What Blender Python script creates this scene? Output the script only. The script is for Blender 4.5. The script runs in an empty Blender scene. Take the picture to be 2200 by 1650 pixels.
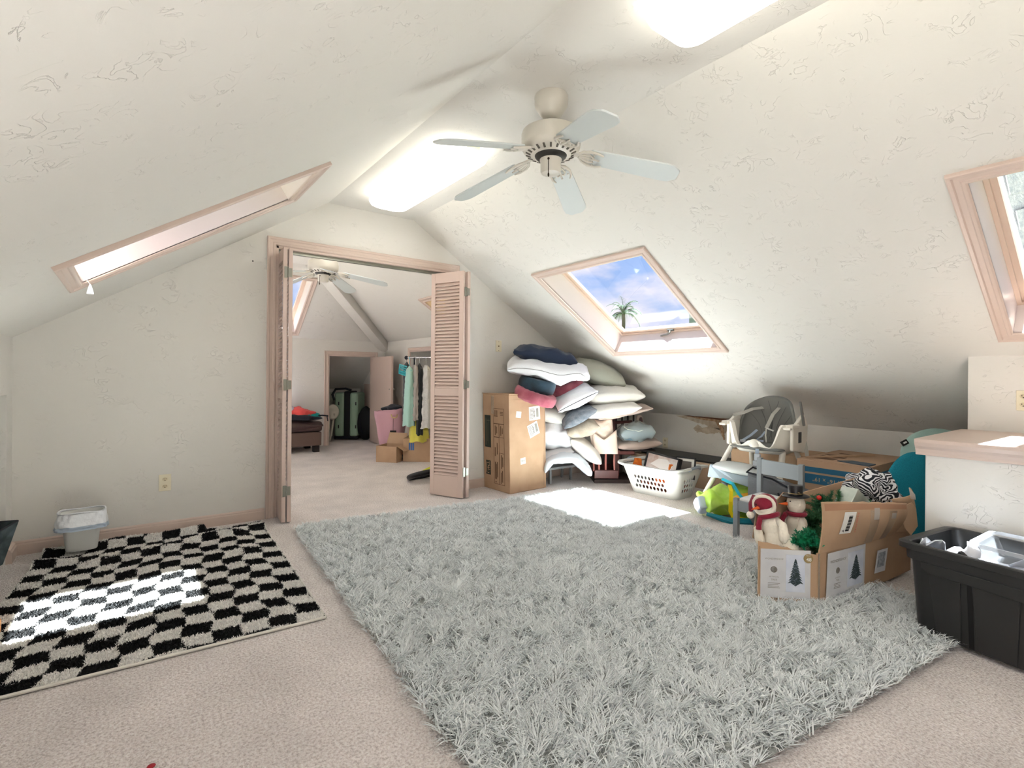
import bpy, bmesh, math, random
import numpy as np
from mathutils import Vector, Matrix, noise
random.seed(7); np.random.seed(7)
PI = math.pi
sc = bpy.context.scene
COL = sc.collection

# ------------------------------------------------------------------ camera
cd = bpy.data.cameras.new('camera'); cam = bpy.data.objects.new('camera', cd); COL.objects.link(cam)
cd.sensor_fit = 'HORIZONTAL'; cd.sensor_width = 36.0; cd.lens = 36.0 * 1100.2 / 2200; cd.clip_start = .02; cd.clip_end = 500
cd.shift_y = -.00806
YAW = math.radians(36.875)
cam.matrix_world = (Matrix.Translation((0, 0, 1.2)) @ Matrix.Rotation(-YAW, 4, 'Z') @ Matrix.Rotation(PI / 2, 4, 'X') @ Matrix.Rotation(math.radians(.496), 4, 'Z'))
sc.camera = cam

# ------------------------------------------------------------------ world, sun, exposure
sc.view_settings.view_transform = 'Standard'
sc.view_settings.look = 'None'
sc.view_settings.gamma = 1
sc.view_settings.use_curve_mapping = False
sc.view_settings.exposure = 1.47

SKY_STRENGTH = .40
wd = bpy.data.worlds.new('sky'); sc.world = wd; wd.use_nodes = True
nt = wd.node_tree; nt.nodes.clear()
def N(t, ty, **kw):
    n = t.nodes.new(ty)
    for k, v in kw.items():
        if k in n.inputs: n.inputs[k].default_value = v
        else: setattr(n, k, v)
    return n
tc = N(nt, 'ShaderNodeTexCoord')
sep = N(nt, 'ShaderNodeSeparateXYZ'); nt.links.new(tc.outputs['Generated'], sep.inputs[0])
ramp = N(nt, 'ShaderNodeValToRGB'); nt.links.new(sep.outputs['Z'], ramp.inputs[0])
cr = ramp.color_ramp; cr.elements[0].position = 0.0; cr.elements[0].color = (.62, .70, .90, 1)
cr.elements[1].position = .42; cr.elements[1].color = (.20, .42, .93, 1)
e = cr.elements.new(.18); e.color = (.40, .56, .95, 1)
mp = N(nt, 'ShaderNodeMapping'); mp.inputs['Scale'].default_value = (1, 1, 2.6); nt.links.new(tc.outputs['Generated'], mp.inputs[0])
nz = N(nt, 'ShaderNodeTexNoise'); nz.inputs['Scale'].default_value = 5.5; nz.inputs['Detail'].default_value = 7; nz.inputs['Roughness'].default_value = .55
nt.links.new(mp.outputs[0], nz.inputs['Vector'])
cr2 = N(nt, 'ShaderNodeValToRGB'); cr2.color_ramp.elements[0].position = .44; cr2.color_ramp.elements[1].position = .62
nt.links.new(nz.outputs['Fac'], cr2.inputs[0])
mx = N(nt, 'ShaderNodeMixRGB'); mx.inputs['Color2'].default_value = (.93, .88, 1.0, 1)
nt.links.new(cr2.outputs['Color'], mx.inputs['Fac']); nt.links.new(ramp.outputs['Color'], mx.inputs['Color1'])
bg = N(nt, 'ShaderNodeBackground'); bg.inputs['Strength'].default_value = SKY_STRENGTH
nt.links.new(mx.outputs[0], bg.inputs['Color'])
wo = N(nt, 'ShaderNodeOutputWorld'); nt.links.new(bg.outputs[0], wo.inputs[0])

sl = bpy.data.lights.new('sun', 'SUN'); sl.energy = 31.0; sl.angle = math.radians(1.0); sl.color = (.90, .96, 1.0)
sun = bpy.data.objects.new('sun', sl); COL.objects.link(sun)
sun.rotation_euler = Vector((-.135, .045, -1)).to_track_quat('-Z', 'Y').to_euler(); sun.location = (1.5, 0, 9)
LAMP_EMIT = 2.1

# ------------------------------------------------------------------ helpers
def srgb(c):
    return tuple(((x / 255) / 12.92 if x / 255 <= .04045 else ((x / 255 + .055) / 1.055) ** 2.4) for x in c) + (1,)
MATS = {}
def mat(name, c, rough=.7, var=.0, vscale=8, bump=0, bscale=60, metal=0, spec=.4, sheen=0, c2=None, alpha=None, coat=0, detail=4, stretch=None):
    if name in MATS: return MATS[name]
    m = bpy.data.materials.new(name); MATS[name] = m; m.use_nodes = True
    t = m.node_tree; b = t.nodes['Principled BSDF']
    b.inputs['Base Color'].default_value = srgb(c); b.inputs['Roughness'].default_value = rough
    b.inputs['Metallic'].default_value = metal; b.inputs['Specular IOR Level'].default_value = spec
    b.inputs['Coat Weight'].default_value = coat; b.inputs['Sheen Weight'].default_value = sheen
    co = N(t, 'ShaderNodeTexCoord').outputs['Object']
    if stretch:
        mpn = N(t, 'ShaderNodeMapping'); mpn.inputs['Scale'].default_value = stretch; t.links.new(co, mpn.inputs[0]); co = mpn.outputs[0]
    if var or c2:
        n = N(t, 'ShaderNodeTexNoise'); n.inputs['Scale'].default_value = vscale; n.inputs['Detail'].default_value = detail
        t.links.new(co, n.inputs['Vector'])
        r = N(t, 'ShaderNodeValToRGB'); r.color_ramp.elements[0].position = .35; r.color_ramp.elements[1].position = .65
        a = srgb(c)
        if c2: z = srgb(c2)
        else: z = tuple(min(1, q * (1 + var)) for q in a[:3]) + (1,); a = tuple(q * (1 - var) for q in a[:3]) + (1,)
        r.color_ramp.elements[0].color = a; r.color_ramp.elements[1].color = z
        t.links.new(n.outputs['Fac'], r.inputs[0]); t.links.new(r.outputs[0], b.inputs['Base Color'])
    if bump:
        n = N(t, 'ShaderNodeTexNoise'); n.inputs['Scale'].default_value = bscale; n.inputs['Detail'].default_value = 3
        t.links.new(co, n.inputs['Vector'])
        bn = N(t, 'ShaderNodeBump'); bn.inputs['Strength'].default_value = 1; bn.inputs['Distance'].default_value = bump
        t.links.new(n.outputs['Fac'], bn.inputs['Height']); t.links.new(bn.outputs[0], b.inputs['Normal'])
    if alpha is not None: b.inputs['Alpha'].default_value = alpha
    return m

class MB:
    def __init__(s): s.v = []; s.f = []; s.M = None
    def add(s, vs, fs):
        o = len(s.v)
        if s.M is not None: vs = [tuple(s.M @ Vector(p)) for p in vs]
        s.v += [tuple(p) for p in vs]; s.f += [tuple(i + o for i in f) for f in fs]; return s
    def box(s, x0, x1, y0, y1, z0, z1, M=None):
        vs = [(x, y, z) for z in (z0, z1) for y in (y0, y1) for x in (x0, x1)]
        if M is not None: vs = [tuple(M @ Vector(p)) for p in vs]
        return s.add(vs, [(0, 2, 3, 1), (4, 5, 7, 6), (0, 1, 5, 4), (2, 6, 7, 3), (0, 4, 6, 2), (1, 3, 7, 5)])
    def hexa(s, b, t):   # four bottom points, four top points (ccw seen from above)
        return s.add(list(b) + list(t), [(3, 2, 1, 0), (4, 5, 6, 7), (0, 1, 5, 4), (1, 2, 6, 5), (2, 3, 7, 6), (3, 0, 4, 7)])
    def prism(s, pts, d):  # polygon of 3d points extruded by vector d
        n = len(pts); q = [tuple(Vector(p) + Vector(d)) for p in pts]
        return s.add(list(pts) + q, [tuple(range(n - 1, -1, -1)), tuple(range(n, 2 * n))] + [(i, (i + 1) % n, n + (i + 1) % n, n + i) for i in range(n)])
    def tube(s, pts, r, n=8, closed=False, caps=True):
        pts = [Vector(p) for p in pts]; m = len(pts); rr = r if isinstance(r, (list, tuple)) else [r] * m
        vs = []; prev = None
        for i, p in enumerate(pts):
            a = pts[(i - 1) % m] if (closed or i > 0) else p; b = pts[(i + 1) % m] if (closed or i < m - 1) else p
            t = (b - a); t = t.normalized() if t.length > 1e-9 else Vector((0, 0, 1))
            if prev is None:
                u = t.orthogonal().normalized()
            else:
                u = prev - t * prev.dot(t); u = u.normalized() if u.length > 1e-6 else t.orthogonal().normalized()
            prev = u; w = t.cross(u)
            for k in range(n):
                an = 2 * PI * k / n; vs.append(tuple(p + (u * math.cos(an) + w * math.sin(an)) * rr[i]))
        fs = []
        for i in range(m if closed else m - 1):
            j = (i + 1) % m
            for k in range(n): fs.append((i * n + k, i * n + (k + 1) % n, j * n + (k + 1) % n, j * n + k))
        if not closed and caps: fs += [tuple(range(n - 1, -1, -1)), tuple((m - 1) * n + k for k in range(n))]
        return s.add(vs, fs)
    def lathe(s, prof, n=24, M=None, sx=1, sy=1, caps=True):   # prof [(r,z)] from bottom to top
        vs = [(r * math.cos(2 * PI * k / n) * sx, r * math.sin(2 * PI * k / n) * sy, z) for r, z in prof for k in range(n)]
        if M is not None: vs = [tuple(M @ Vector(p)) for p in vs]
        m = len(prof); fs = [(i * n + k, i * n + (k + 1) % n, (i + 1) * n + (k + 1) % n, (i + 1) * n + k) for i in range(m - 1) for k in range(n)]
        if caps: fs += [tuple(range(n - 1, -1, -1)), tuple((m - 1) * n + k for k in range(n))]
        return s.add(vs, fs)
    def grid(s, fn, nu, nv, cu=False):
        vs = [fn(i / (nu if cu else nu - 1), j / (nv - 1)) for j in range(nv) for i in range(nu)]
        fs = []
        for j in range(nv - 1):
            for i in range(nu if cu else nu - 1):
                a = j * nu + i; b = j * nu + (i + 1) % nu; fs.append((a, b, b + nu, a + nu))
        return s.add(vs, fs)
    def ball(s, c, r, n=12, m=8, M=None):
        r = r if isinstance(r, tuple) else (r, r, r)
        prof = [(math.sin(PI * i / m), -math.cos(PI * i / m)) for i in range(m + 1)]
        prof[0] = (.001, -1); prof[-1] = (.001, 1)
        T = Matrix.Translation(c) @ (M if M is not None else Matrix()) @ Matrix.Diagonal((r[0], r[1], r[2], 1))
        return s.lathe(prof, n, T)
    def build(s, name, m, parent=None, smooth=False, bevel=0, seg=2, solid=0, sub=0, world=False, kind=None, label=None, ang=40):
        vs = s.v
        if world and parent is not None:
            Mi = parent.matrix_basis.inverted(); vs = [tuple(Mi @ Vector(p)) for p in vs]
        me = bpy.data.meshes.new(name); me.from_pydata(vs, [], s.f); me.update()
        if m is not None: me.materials.append(m)
        o = bpy.data.objects.new(name, me); COL.objects.link(o)
        if parent is not None: o.parent = parent
        if smooth:
            me.shade_smooth()
            if ang < 180: me.set_sharp_from_angle(angle=math.radians(ang))
        if solid:
            k = o.modifiers.new('solid', 'SOLIDIFY'); k.thickness = solid; k.offset = 0
        if bevel:
            k = o.modifiers.new('bevel', 'BEVEL'); k.width = bevel; k.segments = seg; k.limit_method = 'ANGLE'
        if sub:
            k = o.modifiers.new('sub', 'SUBSURF'); k.levels = sub; k.render_levels = sub
        if kind: o['kind'] = kind
        if label: o['label'] = label
        return o
def thing(name, label, cat, loc=(0, 0, 0), rz=0, group=None):
    o = bpy.data.objects.new(name, None); COL.objects.link(o); o.location = loc; o.rotation_euler = (0, 0, rz)
    o.matrix_basis = Matrix.Translation(loc) @ Matrix.Rotation(rz, 4, 'Z')
    o.empty_display_size = .1
    o['label'] = label; o['category'] = cat
    if group: o['group'] = group
    return o
def tag(o, label, cat, group=None):
    o['label'] = label; o['category'] = cat
    if group: o['group'] = group
    return o
def rebase(o):   # move the origin of a single-mesh thing to the middle of its foot
    me = o.data; n = len(me.vertices); a = np.empty(n * 3); me.vertices.foreach_get('co', a); a = a.reshape(-1, 3)
    c = np.array([(a[:, 0].min() + a[:, 0].max()) / 2, (a[:, 1].min() + a[:, 1].max()) / 2, a[:, 2].min()])
    a -= c; me.vertices.foreach_set('co', a.ravel()); me.update(); o.location = tuple(c); return o
def solo(name, mb, m, label, cat, group=None, **kw):
    return rebase(tag(mb.build(name, m, **kw), label, cat, group))
def struct(name, mb, m, parent=None, **kw):
    o = mb.build(name, m, parent, **kw)
    if parent is None: o['kind'] = 'structure'
    return o
def copy_tree(o, parent=None):
    ch = list(o.children); c = o.copy(); COL.objects.link(c); c.parent = parent
    for k in ch: copy_tree(k, c)
    return c
def copy_part(o, parent, loc=None, M=None):
    c = o.copy(); COL.objects.link(c); c.parent = parent
    if loc is not None: c.location = loc
    if M is not None: c.matrix_basis = M
    return c
def RZ(a): return Matrix.Rotation(a, 4, 'Z')
def RX(a): return Matrix.Rotation(a, 4, 'X')
def RY(a): return Matrix.Rotation(a, 4, 'Y')
def TR(*p): return Matrix.Translation(p)
SCR = -YAW      # things set square to the line of sight

def text_mb(txt, size, M, bold=0):
    cu = bpy.data.curves.new('t', 'FONT'); cu.body = txt; cu.size = size; cu.align_x = 'CENTER'; cu.align_y = 'CENTER'; cu.offset = bold
    cu.resolution_u = 2
    o = bpy.data.objects.new('t', cu); COL.objects.link(o)
    dg = bpy.context.evaluated_depsgraph_get(); me = bpy.data.meshes.new_from_object(o.evaluated_get(dg))
    vs = [tuple(M @ v.co) for v in me.vertices]; fs = [tuple(p.vertices) for p in me.polygons]
    bpy.data.objects.remove(o); bpy.data.curves.remove(cu); bpy.data.meshes.remove(me)
    return vs, fs
def frame(o, u, w):   # matrix with x along u, y along w, z = normal, origin o
    u = Vector(u).normalized(); w = Vector(w); n = u.cross(w).normalized(); w = n.cross(u)
    M = Matrix((u, w, n)).transposed().to_4x4(); M.translation = Vector(o); return M

# ------------------------------------------------------------------ materials of the shell
def wall_mat():
    m = bpy.data.materials.new('trowelled_plaster'); m.use_nodes = True; t = m.node_tree; b = t.nodes['Principled BSDF']
    b.inputs['Base Color'].default_value = srgb((224, 220, 213)); b.inputs['Roughness'].default_value = .75; b.inputs['Specular IOR Level'].default_value = .25
    co = N(t, 'ShaderNodeTexCoord').outputs['Object']
    mpn = N(t, 'ShaderNodeMapping'); mpn.inputs['Scale'].default_value = (1, 1, 1.5); t.links.new(co, mpn.inputs[0])
    n = N(t, 'ShaderNodeTexNoise'); n.inputs['Scale'].default_value = 11; n.inputs['Detail'].default_value = 3.5; n.inputs['Distortion'].default_value = 1.3; t.links.new(mpn.outputs[0], n.inputs['Vector'])
    r = N(t, 'ShaderNodeValToRGB'); r.color_ramp.interpolation = 'LINEAR'
    r.color_ramp.elements[0].position = .492; r.color_ramp.elements[0].color = (0, 0, 0, 1)
    r.color_ramp.elements[1].position = .512; r.color_ramp.elements[1].color = (0, 0, 0, 1)
    q = r.color_ramp.elements.new(.502); q.color = (1, 1, 1, 1); t.links.new(n.outputs['Fac'], r.inputs[0])
    n2 = N(t, 'ShaderNodeTexNoise'); n2.inputs['Scale'].default_value = 9; n2.inputs['Detail'].default_value = 4; t.links.new(co, n2.inputs['Vector'])
    r2 = N(t, 'ShaderNodeValToRGB'); r2.color_ramp.elements[0].position = .5; r2.color_ramp.elements[1].position = .62; t.links.new(n2.outputs['Fac'], r2.inputs[0])
    mm = N(t, 'ShaderNodeMath', operation='MULTIPLY'); t.links.new(r.outputs[0], mm.inputs[0]); t.links.new(r2.outputs[0], mm.inputs[1])
    n3 = N(t, 'ShaderNodeTexNoise'); n3.inputs['Scale'].default_value = 45; n3.inputs['Detail'].default_value = 4; t.links.new(co, n3.inputs['Vector'])
    m3 = N(t, 'ShaderNodeMath', operation='MULTIPLY'); m3.inputs[1].default_value = .3; t.links.new(n3.outputs['Fac'], m3.inputs[0])
    ad = N(t, 'ShaderNodeMath', operation='SUBTRACT'); t.links.new(m3.outputs[0], ad.inputs[0]); t.links.new(mm.outputs[0], ad.inputs[1])
    bn = N(t, 'ShaderNodeBump'); bn.inputs['Distance'].default_value = .0020; t.links.new(ad.outputs[0], bn.inputs['Height']); t.links.new(bn.outputs[0], b.inputs['Normal'])
    return m
WALL = wall_mat()
def carpet_mat():
    m = bpy.data.materials.new('loop_carpet'); m.use_nodes = True; t = m.node_tree; b = t.nodes['Principled BSDF']
    b.inputs['Roughness'].default_value = .95; b.inputs['Specular IOR Level'].default_value = .1; b.inputs['Sheen Weight'].default_value = .15
    co = N(t, 'ShaderNodeTexCoord').outputs['Object']
    n = N(t, 'ShaderNodeTexNoise'); n.inputs['Scale'].default_value = 95; n.inputs['Detail'].default_value = 5; n.inputs['Roughness'].default_value = .7; t.links.new(co, n.inputs['Vector'])
    r = N(t, 'ShaderNodeValToRGB'); e0, e1 = r.color_ramp.elements; e0.position = .36; e0.color = srgb((202, 190, 184)); e1.position = .64; e1.color = srgb((252, 247, 243))
    q = r.color_ramp.elements.new(.5); q.color = srgb((238, 228, 222)); t.links.new(n.outputs['Fac'], r.inputs[0])
    n2 = N(t, 'ShaderNodeTexNoise'); n2.inputs['Scale'].default_value = 3.5; n2.inputs['Detail'].default_value = 3; t.links.new(co, n2.inputs['Vector'])
    hm = N(t, 'ShaderNodeMapRange'); hm.inputs[1].default_value = .3; hm.inputs[2].default_value = .7; hm.inputs[3].default_value = .9; hm.inputs[4].default_value = 1.07; t.links.new(n2.outputs['Fac'], hm.inputs[0])
    mu = N(t, 'ShaderNodeMixRGB', blend_type='MULTIPLY'); mu.inputs[0].default_value = 1; t.links.new(r.outputs[0], mu.inputs[1]); t.links.new(hm.outputs[0], mu.inputs[2])
    t.links.new(mu.outputs[0], b.inputs['Base Color'])
    v = N(t, 'ShaderNodeTexVoronoi'); v.inputs['Scale'].default_value = 130; t.links.new(co, v.inputs['Vector'])
    ad = N(t, 'ShaderNodeMath', operation='SUBTRACT'); t.links.new(n.outputs['Fac'], ad.inputs[0]); t.links.new(v.outputs['Distance'], ad.inputs[1])
    bn = N(t, 'ShaderNodeBump'); bn.inputs['Distance'].default_value = .006; t.links.new(ad.outputs[0], bn.inputs['Height']); t.links.new(bn.outputs[0], b.inputs['Normal'])
    return m
CARPET = carpet_mat()
TRIM = mat('pink_tan_paint', (212, 191, 178), .38, spec=.5)
DOORP = mat('pink_tan_door', (209, 187, 175), .4, spec=.5)
METAL = mat('zinc_hardware', (150, 150, 140), .35, metal=1)
DARK = mat('dark_gap', (25, 22, 20), .8)
PLATE = mat('ivory_plastic', (230, 220, 194), .35)
WHITE = mat('white_plastic', (232, 230, 224), .35)
def glass_mat(name, tint=(1, 1, 1), gloss=.06):
    m = bpy.data.materials.new(name); m.use_nodes = True; t = m.node_tree; t.nodes.clear()
    tr = N(t, 'ShaderNodeBsdfTransparent'); tr.inputs[0].default_value = tint + (1,)
    gl = N(t, 'ShaderNodeBsdfGlossy'); gl.inputs['Roughness'].default_value = .02
    mxn = N(t, 'ShaderNodeMixShader'); mxn.inputs[0].default_value = gloss; t.links.new(tr.outputs[0], mxn.inputs[1]); t.links.new(gl.outputs[0], mxn.inputs[2])
    o = N(t, 'ShaderNodeOutputMaterial'); t.links.new(mxn.outputs[0], o.inputs[0]); return m
GLASS = glass_mat('window_glass', (.98, .99, .985), .04)

# ------------------------------------------------------------------ room shell
XL, YW, XCL, XCR, ZT, ZL, XK, ZK = -.6, 4.61, 1.41, 2.24, 2.717, 1.422, 5.36, .744
YB0 = -2.6; ML = (ZT - ZL) / (XCL - XL); MR = (ZT - ZK) / (XK - XCR)
zl = lambda x: ZT - ML * (XCL - x)
zr = lambda x: ZT - MR * (x - XCR)
XF, YF, ZFB = 3.70, 8.75, 1.78         # far room: right wall, back wall, eave height
XFL = -.05
MF = (ZT - ZFB) / (XF - XCR); MB_ = .70; YFT = YF - (ZT - ZFB) / MB_

b = MB(); b.box(XL - .3, XK + .3, YB0 - .1, YF + 1.6, -.12, 0); struct('floor', b, CARPET)

def slope_sheet(b, x0, x1, zf, y0, y1, holes, th=.16):
    """sloping sheet x0..x1, y0..y1 with rectangular holes; both faces"""
    n = Vector((-(zf(1) - zf(0)), 0, 1)).normalized() * th
    xs = sorted(set([x0, x1] + [v for h in holes for v in h[:2]])); ys = sorted(set([y0, y1] + [v for h in holes for v in h[2:]]))
    for i in range(len(xs) - 1):
        for j in range(len(ys) - 1):
            cx, cy = (xs[i] + xs[i + 1]) / 2, (ys[j] + ys[j + 1]) / 2
            if any(h[0] < cx < h[1] and h[2] < cy < h[3] for h in holes): continue
            p = [(xs[i], ys[j], zf(xs[i])), (xs[i + 1], ys[j], zf(xs[i + 1])), (xs[i + 1], ys[j + 1], zf(xs[i + 1])), (xs[i], ys[j + 1], zf(xs[i]))]
            q = [tuple(Vector(a) + n) for a in p]
            b.add(p, [(3, 2, 1, 0)]); b.add(q, [(0, 1, 2, 3)])
# window holes (x0,x1,y0,y1), measured at the inner edge of the casing
W1 = (-.20, .83, 2.965, 3.565); W2 = (3.155, 4.20, 2.555, 3.75); W3 = (3.165, 4.19, .0, .645); W_ADD1 = (-.20, .83, -.95, .2); W_ADD2 = (-.20, .83, -2.45, -1.25)  # the last two are unseen skylights added to let in more sun
b = MB()
slope_sheet(b, XL - .02, XCL, zl, YB0, YW, [W1, W_ADD1, W_ADD2])
slope_sheet(b, XCR, XK + .02, zr, YB0, YW, [W2, W3])
b.add([(XCL, YB0, ZT), (XCR, YB0, ZT), (XCR, YW, ZT), (XCL, YW, ZT)], [(3, 2, 1, 0)])
b.add([(XCL - .1, YB0, ZT + .16), (XCR + .1, YB0, ZT + .16), (XCR + .1, YW, ZT + .16), (XCL - .1, YW, ZT + .16)], [(0, 1, 2, 3)])
struct('ceiling', b, WALL)

# far gable wall with the wide opening
OX0, OX1, OZ = .985, 2.685, 2.27
b = MB(); T = .13
def gable(b, y0, y1, pts, hole):
    x0, x1, zt = hole
    # strips: left of hole, above hole, right of hole
    def top(x): return min(ZT, zl(x), zr(x)) + .05
    xs = sorted(set([pts[0], XCL, x0, x1, XCR, pts[1]]))
    for i in range(len(xs) - 1):
        a, c = xs[i], xs[i + 1]; zb = zt if (x0 <= (a + c) / 2 <= x1) else -.02
        b.hexa([(a, y0, zb), (c, y0, zb), (c, y1, zb), (a, y1, zb)], [(a, y0, top(a)), (c, y0, top(c)), (c, y1, top(c)), (a, y1, top(a))])
gable(b, YW, YW + T, (XL - .05, XK + .05), (OX0, OX1, OZ)); struct('wall_far', b, WALL)
b = MB(); gable(b, YB0 - .12, YB0, (XL - .05, XK + .05), (1.0, 1.0, 0)); struct('wall_back', b, WALL)
# left knee wall with a niche
b = MB(); NY0, NY1, NZ = 3.30, 4.42, 1.055
for y0, y1, z0, z1 in ((YB0, NY0, -.02, ZL + .03), (NY1, YW, -.02, ZL + .03), (NY0, NY1, NZ, ZL + .03)): b.box(XL - .22, XL, y0, y1, z0, z1)
b.box(XL - .8, XL - .7, NY0 - .1, NY1 + .1, -.02, NZ + .1); b.box(XL - .75, XL - .2, NY1, NY1 + .05, -.02, NZ + .1); b.box(XL - .75, XL - .2, NY0 - .05, NY0, -.02, NZ + .1); b.box(XL - .75, XL - .2, NY0, NY1, NZ, NZ + .05)
b.box(XL - .8, XL - .2, NY0 - .1, NY1 + .1, -.1, -.001)
struct('wall_left', b, WALL)
b = MB(); b.box(XK, XK + .1, .80, YW, -.02, ZK + .02); struct('wall_right', b, WALL)
# near right: stub wall above a boxed ledge
b = MB(); b.box(4.4, 4.5, YB0, .89, .0, zr(4.4) + .0); b.box(4.45, XK + .1, .80, .89, 0, .9)
b.hexa([(4.45, .80, .9), (XK, .80, .7), (XK, .89, .7), (4.45, .89, .9)], [(4.45, .80, zr(4.45)), (XK, .80, zr(XK)), (XK, .89, zr(XK)), (4.45, .89, zr(4.45))])
struct('wall_near_right', b, WALL)
b = MB(); b.box(3.50, 4.42, YB0, .885, 0, .80); struct('wall_ledge', b, WALL, bevel=.008)
b = MB()
b.prism([(3.458, .925, .875), (3.458, .925, .855), (3.466, .925, .835), (3.48, .925, .82), (3.486, .925, .80), (3.486, .925, .785), (3.52, .925, .785), (4.4, .925, .785), (4.4, .925, .875)], (0, YB0 - .925, 0))
struct('trim_1', b, TRIM, bevel=.004)
# baseboards
def baseboard(name, p0, p1, nrm, h=.092, t=.014):
    p0 = Vector(p0); p1 = Vector(p1); n = Vector(nrm)
    pr = [(0, 0), (t, 0), (t, h * .72), (t * .75, h * .8), (t * .75, h * .9), (t * .3, h), (0, h)]
    b = MB(); b.prism([tuple(p0 + n * a + Vector((0, 0, z))) for a, z in pr], tuple(p1 - p0)); struct(name, b, TRIM)
baseboard('baseboard_far_left', (XL, YW, 0), (OX0 - .075, YW, 0), (0, -1, 0))
baseboard('baseboard_far_right', (OX1 + .075, YW, 0), (XK, YW, 0), (0, -1, 0))
baseboard('baseboard_right', (XK, .9, 0), (XK, YW, 0), (-1, 0, 0))
baseboard('baseboard_left', (XL, NY1 + .0, 0), (XL, YW, 0), (1, 0, 0), t=.03)
# casing around the wide opening: stepped profile
def casing(name, path, inward, out, w=.07, parent=None, m=TRIM, world=False):
    """path: list of corner points of the opening edge; inward: unit vectors pointing away from the opening at each corner (mitred)"""
    pr = [(0, 0), (0, .010), (.008, .016), (.02, .016), (.026, .011), (.046, .013), (.052, .019), (.064, .022), (.07, .018), (.07, 0)]
    b = MB(); rings = []
    for p, d in zip(path, inward):
        rings.append([tuple(Vector(p) + Vector(d) * (a * w / .07) + Vector(out) * z) for a, z in pr])
    n = len(pr)
    for i in range(len(rings) - 1):
        b.add(rings[i] + rings[i + 1], [(k, (k + 1) % n, n + (k + 1) % n, n + k) for k in range(n)])
    b.add(rings[0], [tuple(range(n))]); b.add(rings[-1], [tuple(range(n - 1, -1, -1))])
    o = b.build(name, m, parent, world=world); 
    if parent is None: o['kind'] = 'structure'
    return o
casing('trim_2', [(OX0, YW, 0), (OX0, YW, OZ), (OX1, YW, OZ), (OX1, YW, 0)], [(-1, 0, 0), (-1, 0, 1), (1, 0, 1), (1, 0, 0)], (0, -1, 0))
b = MB(); b.box(OX0 - .001, OX0 + .018, YW - .004, YW + T + .004, 0, OZ); b.box(OX1 - .018, OX1 + .001, YW - .004, YW + T + .004, 0, OZ); b.box(OX0, OX1, YW - .004, YW + T + .004, OZ - .018, OZ + .001)
struct('trim_3', b, TRIM)
b = MB(); b.box(OX0 + .02, OX1 - .02, YW + .04, YW + .07, OZ - .045, OZ - .018); struct('trim_4', b, METAL)

# skylights
def skylight(name, hole, zf, handle=True, pull=False, depth=.2, frost=None):
    x0, x1, y0, y1 = hole; m = zf(1) - zf(0); n = Vector((-m, 0, 1)).normalized()    # outward normal of the slope
    inn = -n; P = lambda x, y, d=0: Vector((x, y, zf(x))) + n * d
    root = bpy.data.objects.new(name, None); COL.objects.link(root); root.location = P((x0 + x1) / 2, (y0 + y1) / 2); root['kind'] = 'structure'; root.matrix_basis = TR(*root.location)
    ex = Vector((1, 0, m)).normalized()
    casing('window_casing', [P(x0, y0), P(x0, y1), P(x1, y1), P(x1, y0), P(x0, y0)], [-ex + Vector((0, -1, 0)), -ex + Vector((0, 1, 0)), ex + Vector((0, 1, 0)), ex + Vector((0, -1, 0)), -ex + Vector((0, -1, 0))], inn, .075, root, world=True)
    b = MB()
    def ring(d0, d1, ins0, ins1, b=b):
        def c(d, i):
            e = ex * i
            return [P(x0, y0, d) + e + Vector((0, i, 0)), P(x1, y0, d) - e + Vector((0, i, 0)), P(x1, y1, d) - e - Vector((0, i, 0)), P(x0, y1, d) + e - Vector((0, i, 0))]
        a, q = c(d0, ins0), c(d1, ins1)
        b.add([tuple(v) for v in a + q], [(0, 1, 5, 4), (1, 2, 6, 5), (2, 3, 7, 6), (3, 0, 4, 7)])
    ring(-.004, depth, .0, .0); ring(depth, -.004, -.02, -.02)
    b.build('window_reveal', mat('reveal_paint', (230, 215, 207), .35, spec=.5), root, world=True)
    b = MB(); f = .05
    ring(depth - .0, depth + .05, .0, .0, b); ring(depth, depth, .0, .022, b); ring(depth, depth + .018, .022, .022, b); ring(depth + .018, depth + .018, .022, f, b); ring(depth + .018, depth + .05, f, f, b)
    ring(depth + .05, depth + .05, f, -.05, b); ring(depth + .05, depth - .1, -.05, -.05, b)
    b.build('sash_frame', mat('sash_paint', (216, 192, 174), .3), root, world=True)
    i = f - .004; b = MB(); d0, d1 = depth + .03, depth + .036
    A = [P(x0, y0, d0) + ex * i + Vector((0, i, 0)), P(x1, y0, d0) - ex * i + Vector((0, i, 0)), P(x1, y1, d0) - ex * i - Vector((0, i, 0)), P(x0, y1, d0) + ex * i - Vector((0, i, 0))]
    b.hexa([tuple(v) for v in A], [tuple(v + n * .006) for v in A]); b.build('pane', GLASS, root, world=True)
    if handle:
        low = x1 if m < 0 else x0; sgn = -1 if m < 0 else 1
        M = frame(P(low, (y0 + y1) / 2 - .05, depth + .004) + ex * sgn * .035, (0, 1, 0), ex * sgn)
        b = MB(); M2 = M @ Matrix.Scale(-1, 4, (0, 0, 1)) if M.col[2].xyz.dot(inn) < 0 else M
        b.M = M2; b.box(-.035, .035, -.012, .012, 0, .012); b.tube([(0, 0, .01), (0, 0, .035), (.03, -.012, .045), (.12, -.03, .045)], [.011, .011, .009, .006], 8)
        b.build('window_handle', METAL, root, world=True, smooth=True)
    if pull:
        b = MB(); q = P(x0 + .02, y1 - .03, -.03); b.tube([P(x0 + .02, y1 - .03, .15), q], .002, 6); b.lathe([(.004, 0), (.012, -.03), (.016, -.05), (.012, -.055)], 10, TR(*q))
        b.build('pull_cord', WHITE, root, world=True, smooth=True)
    return root
skylight('window_1', W1, zl, handle=False, pull=True)
skylight('window_2', W2, zr)
skylight('window_3', W3, zr)
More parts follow.
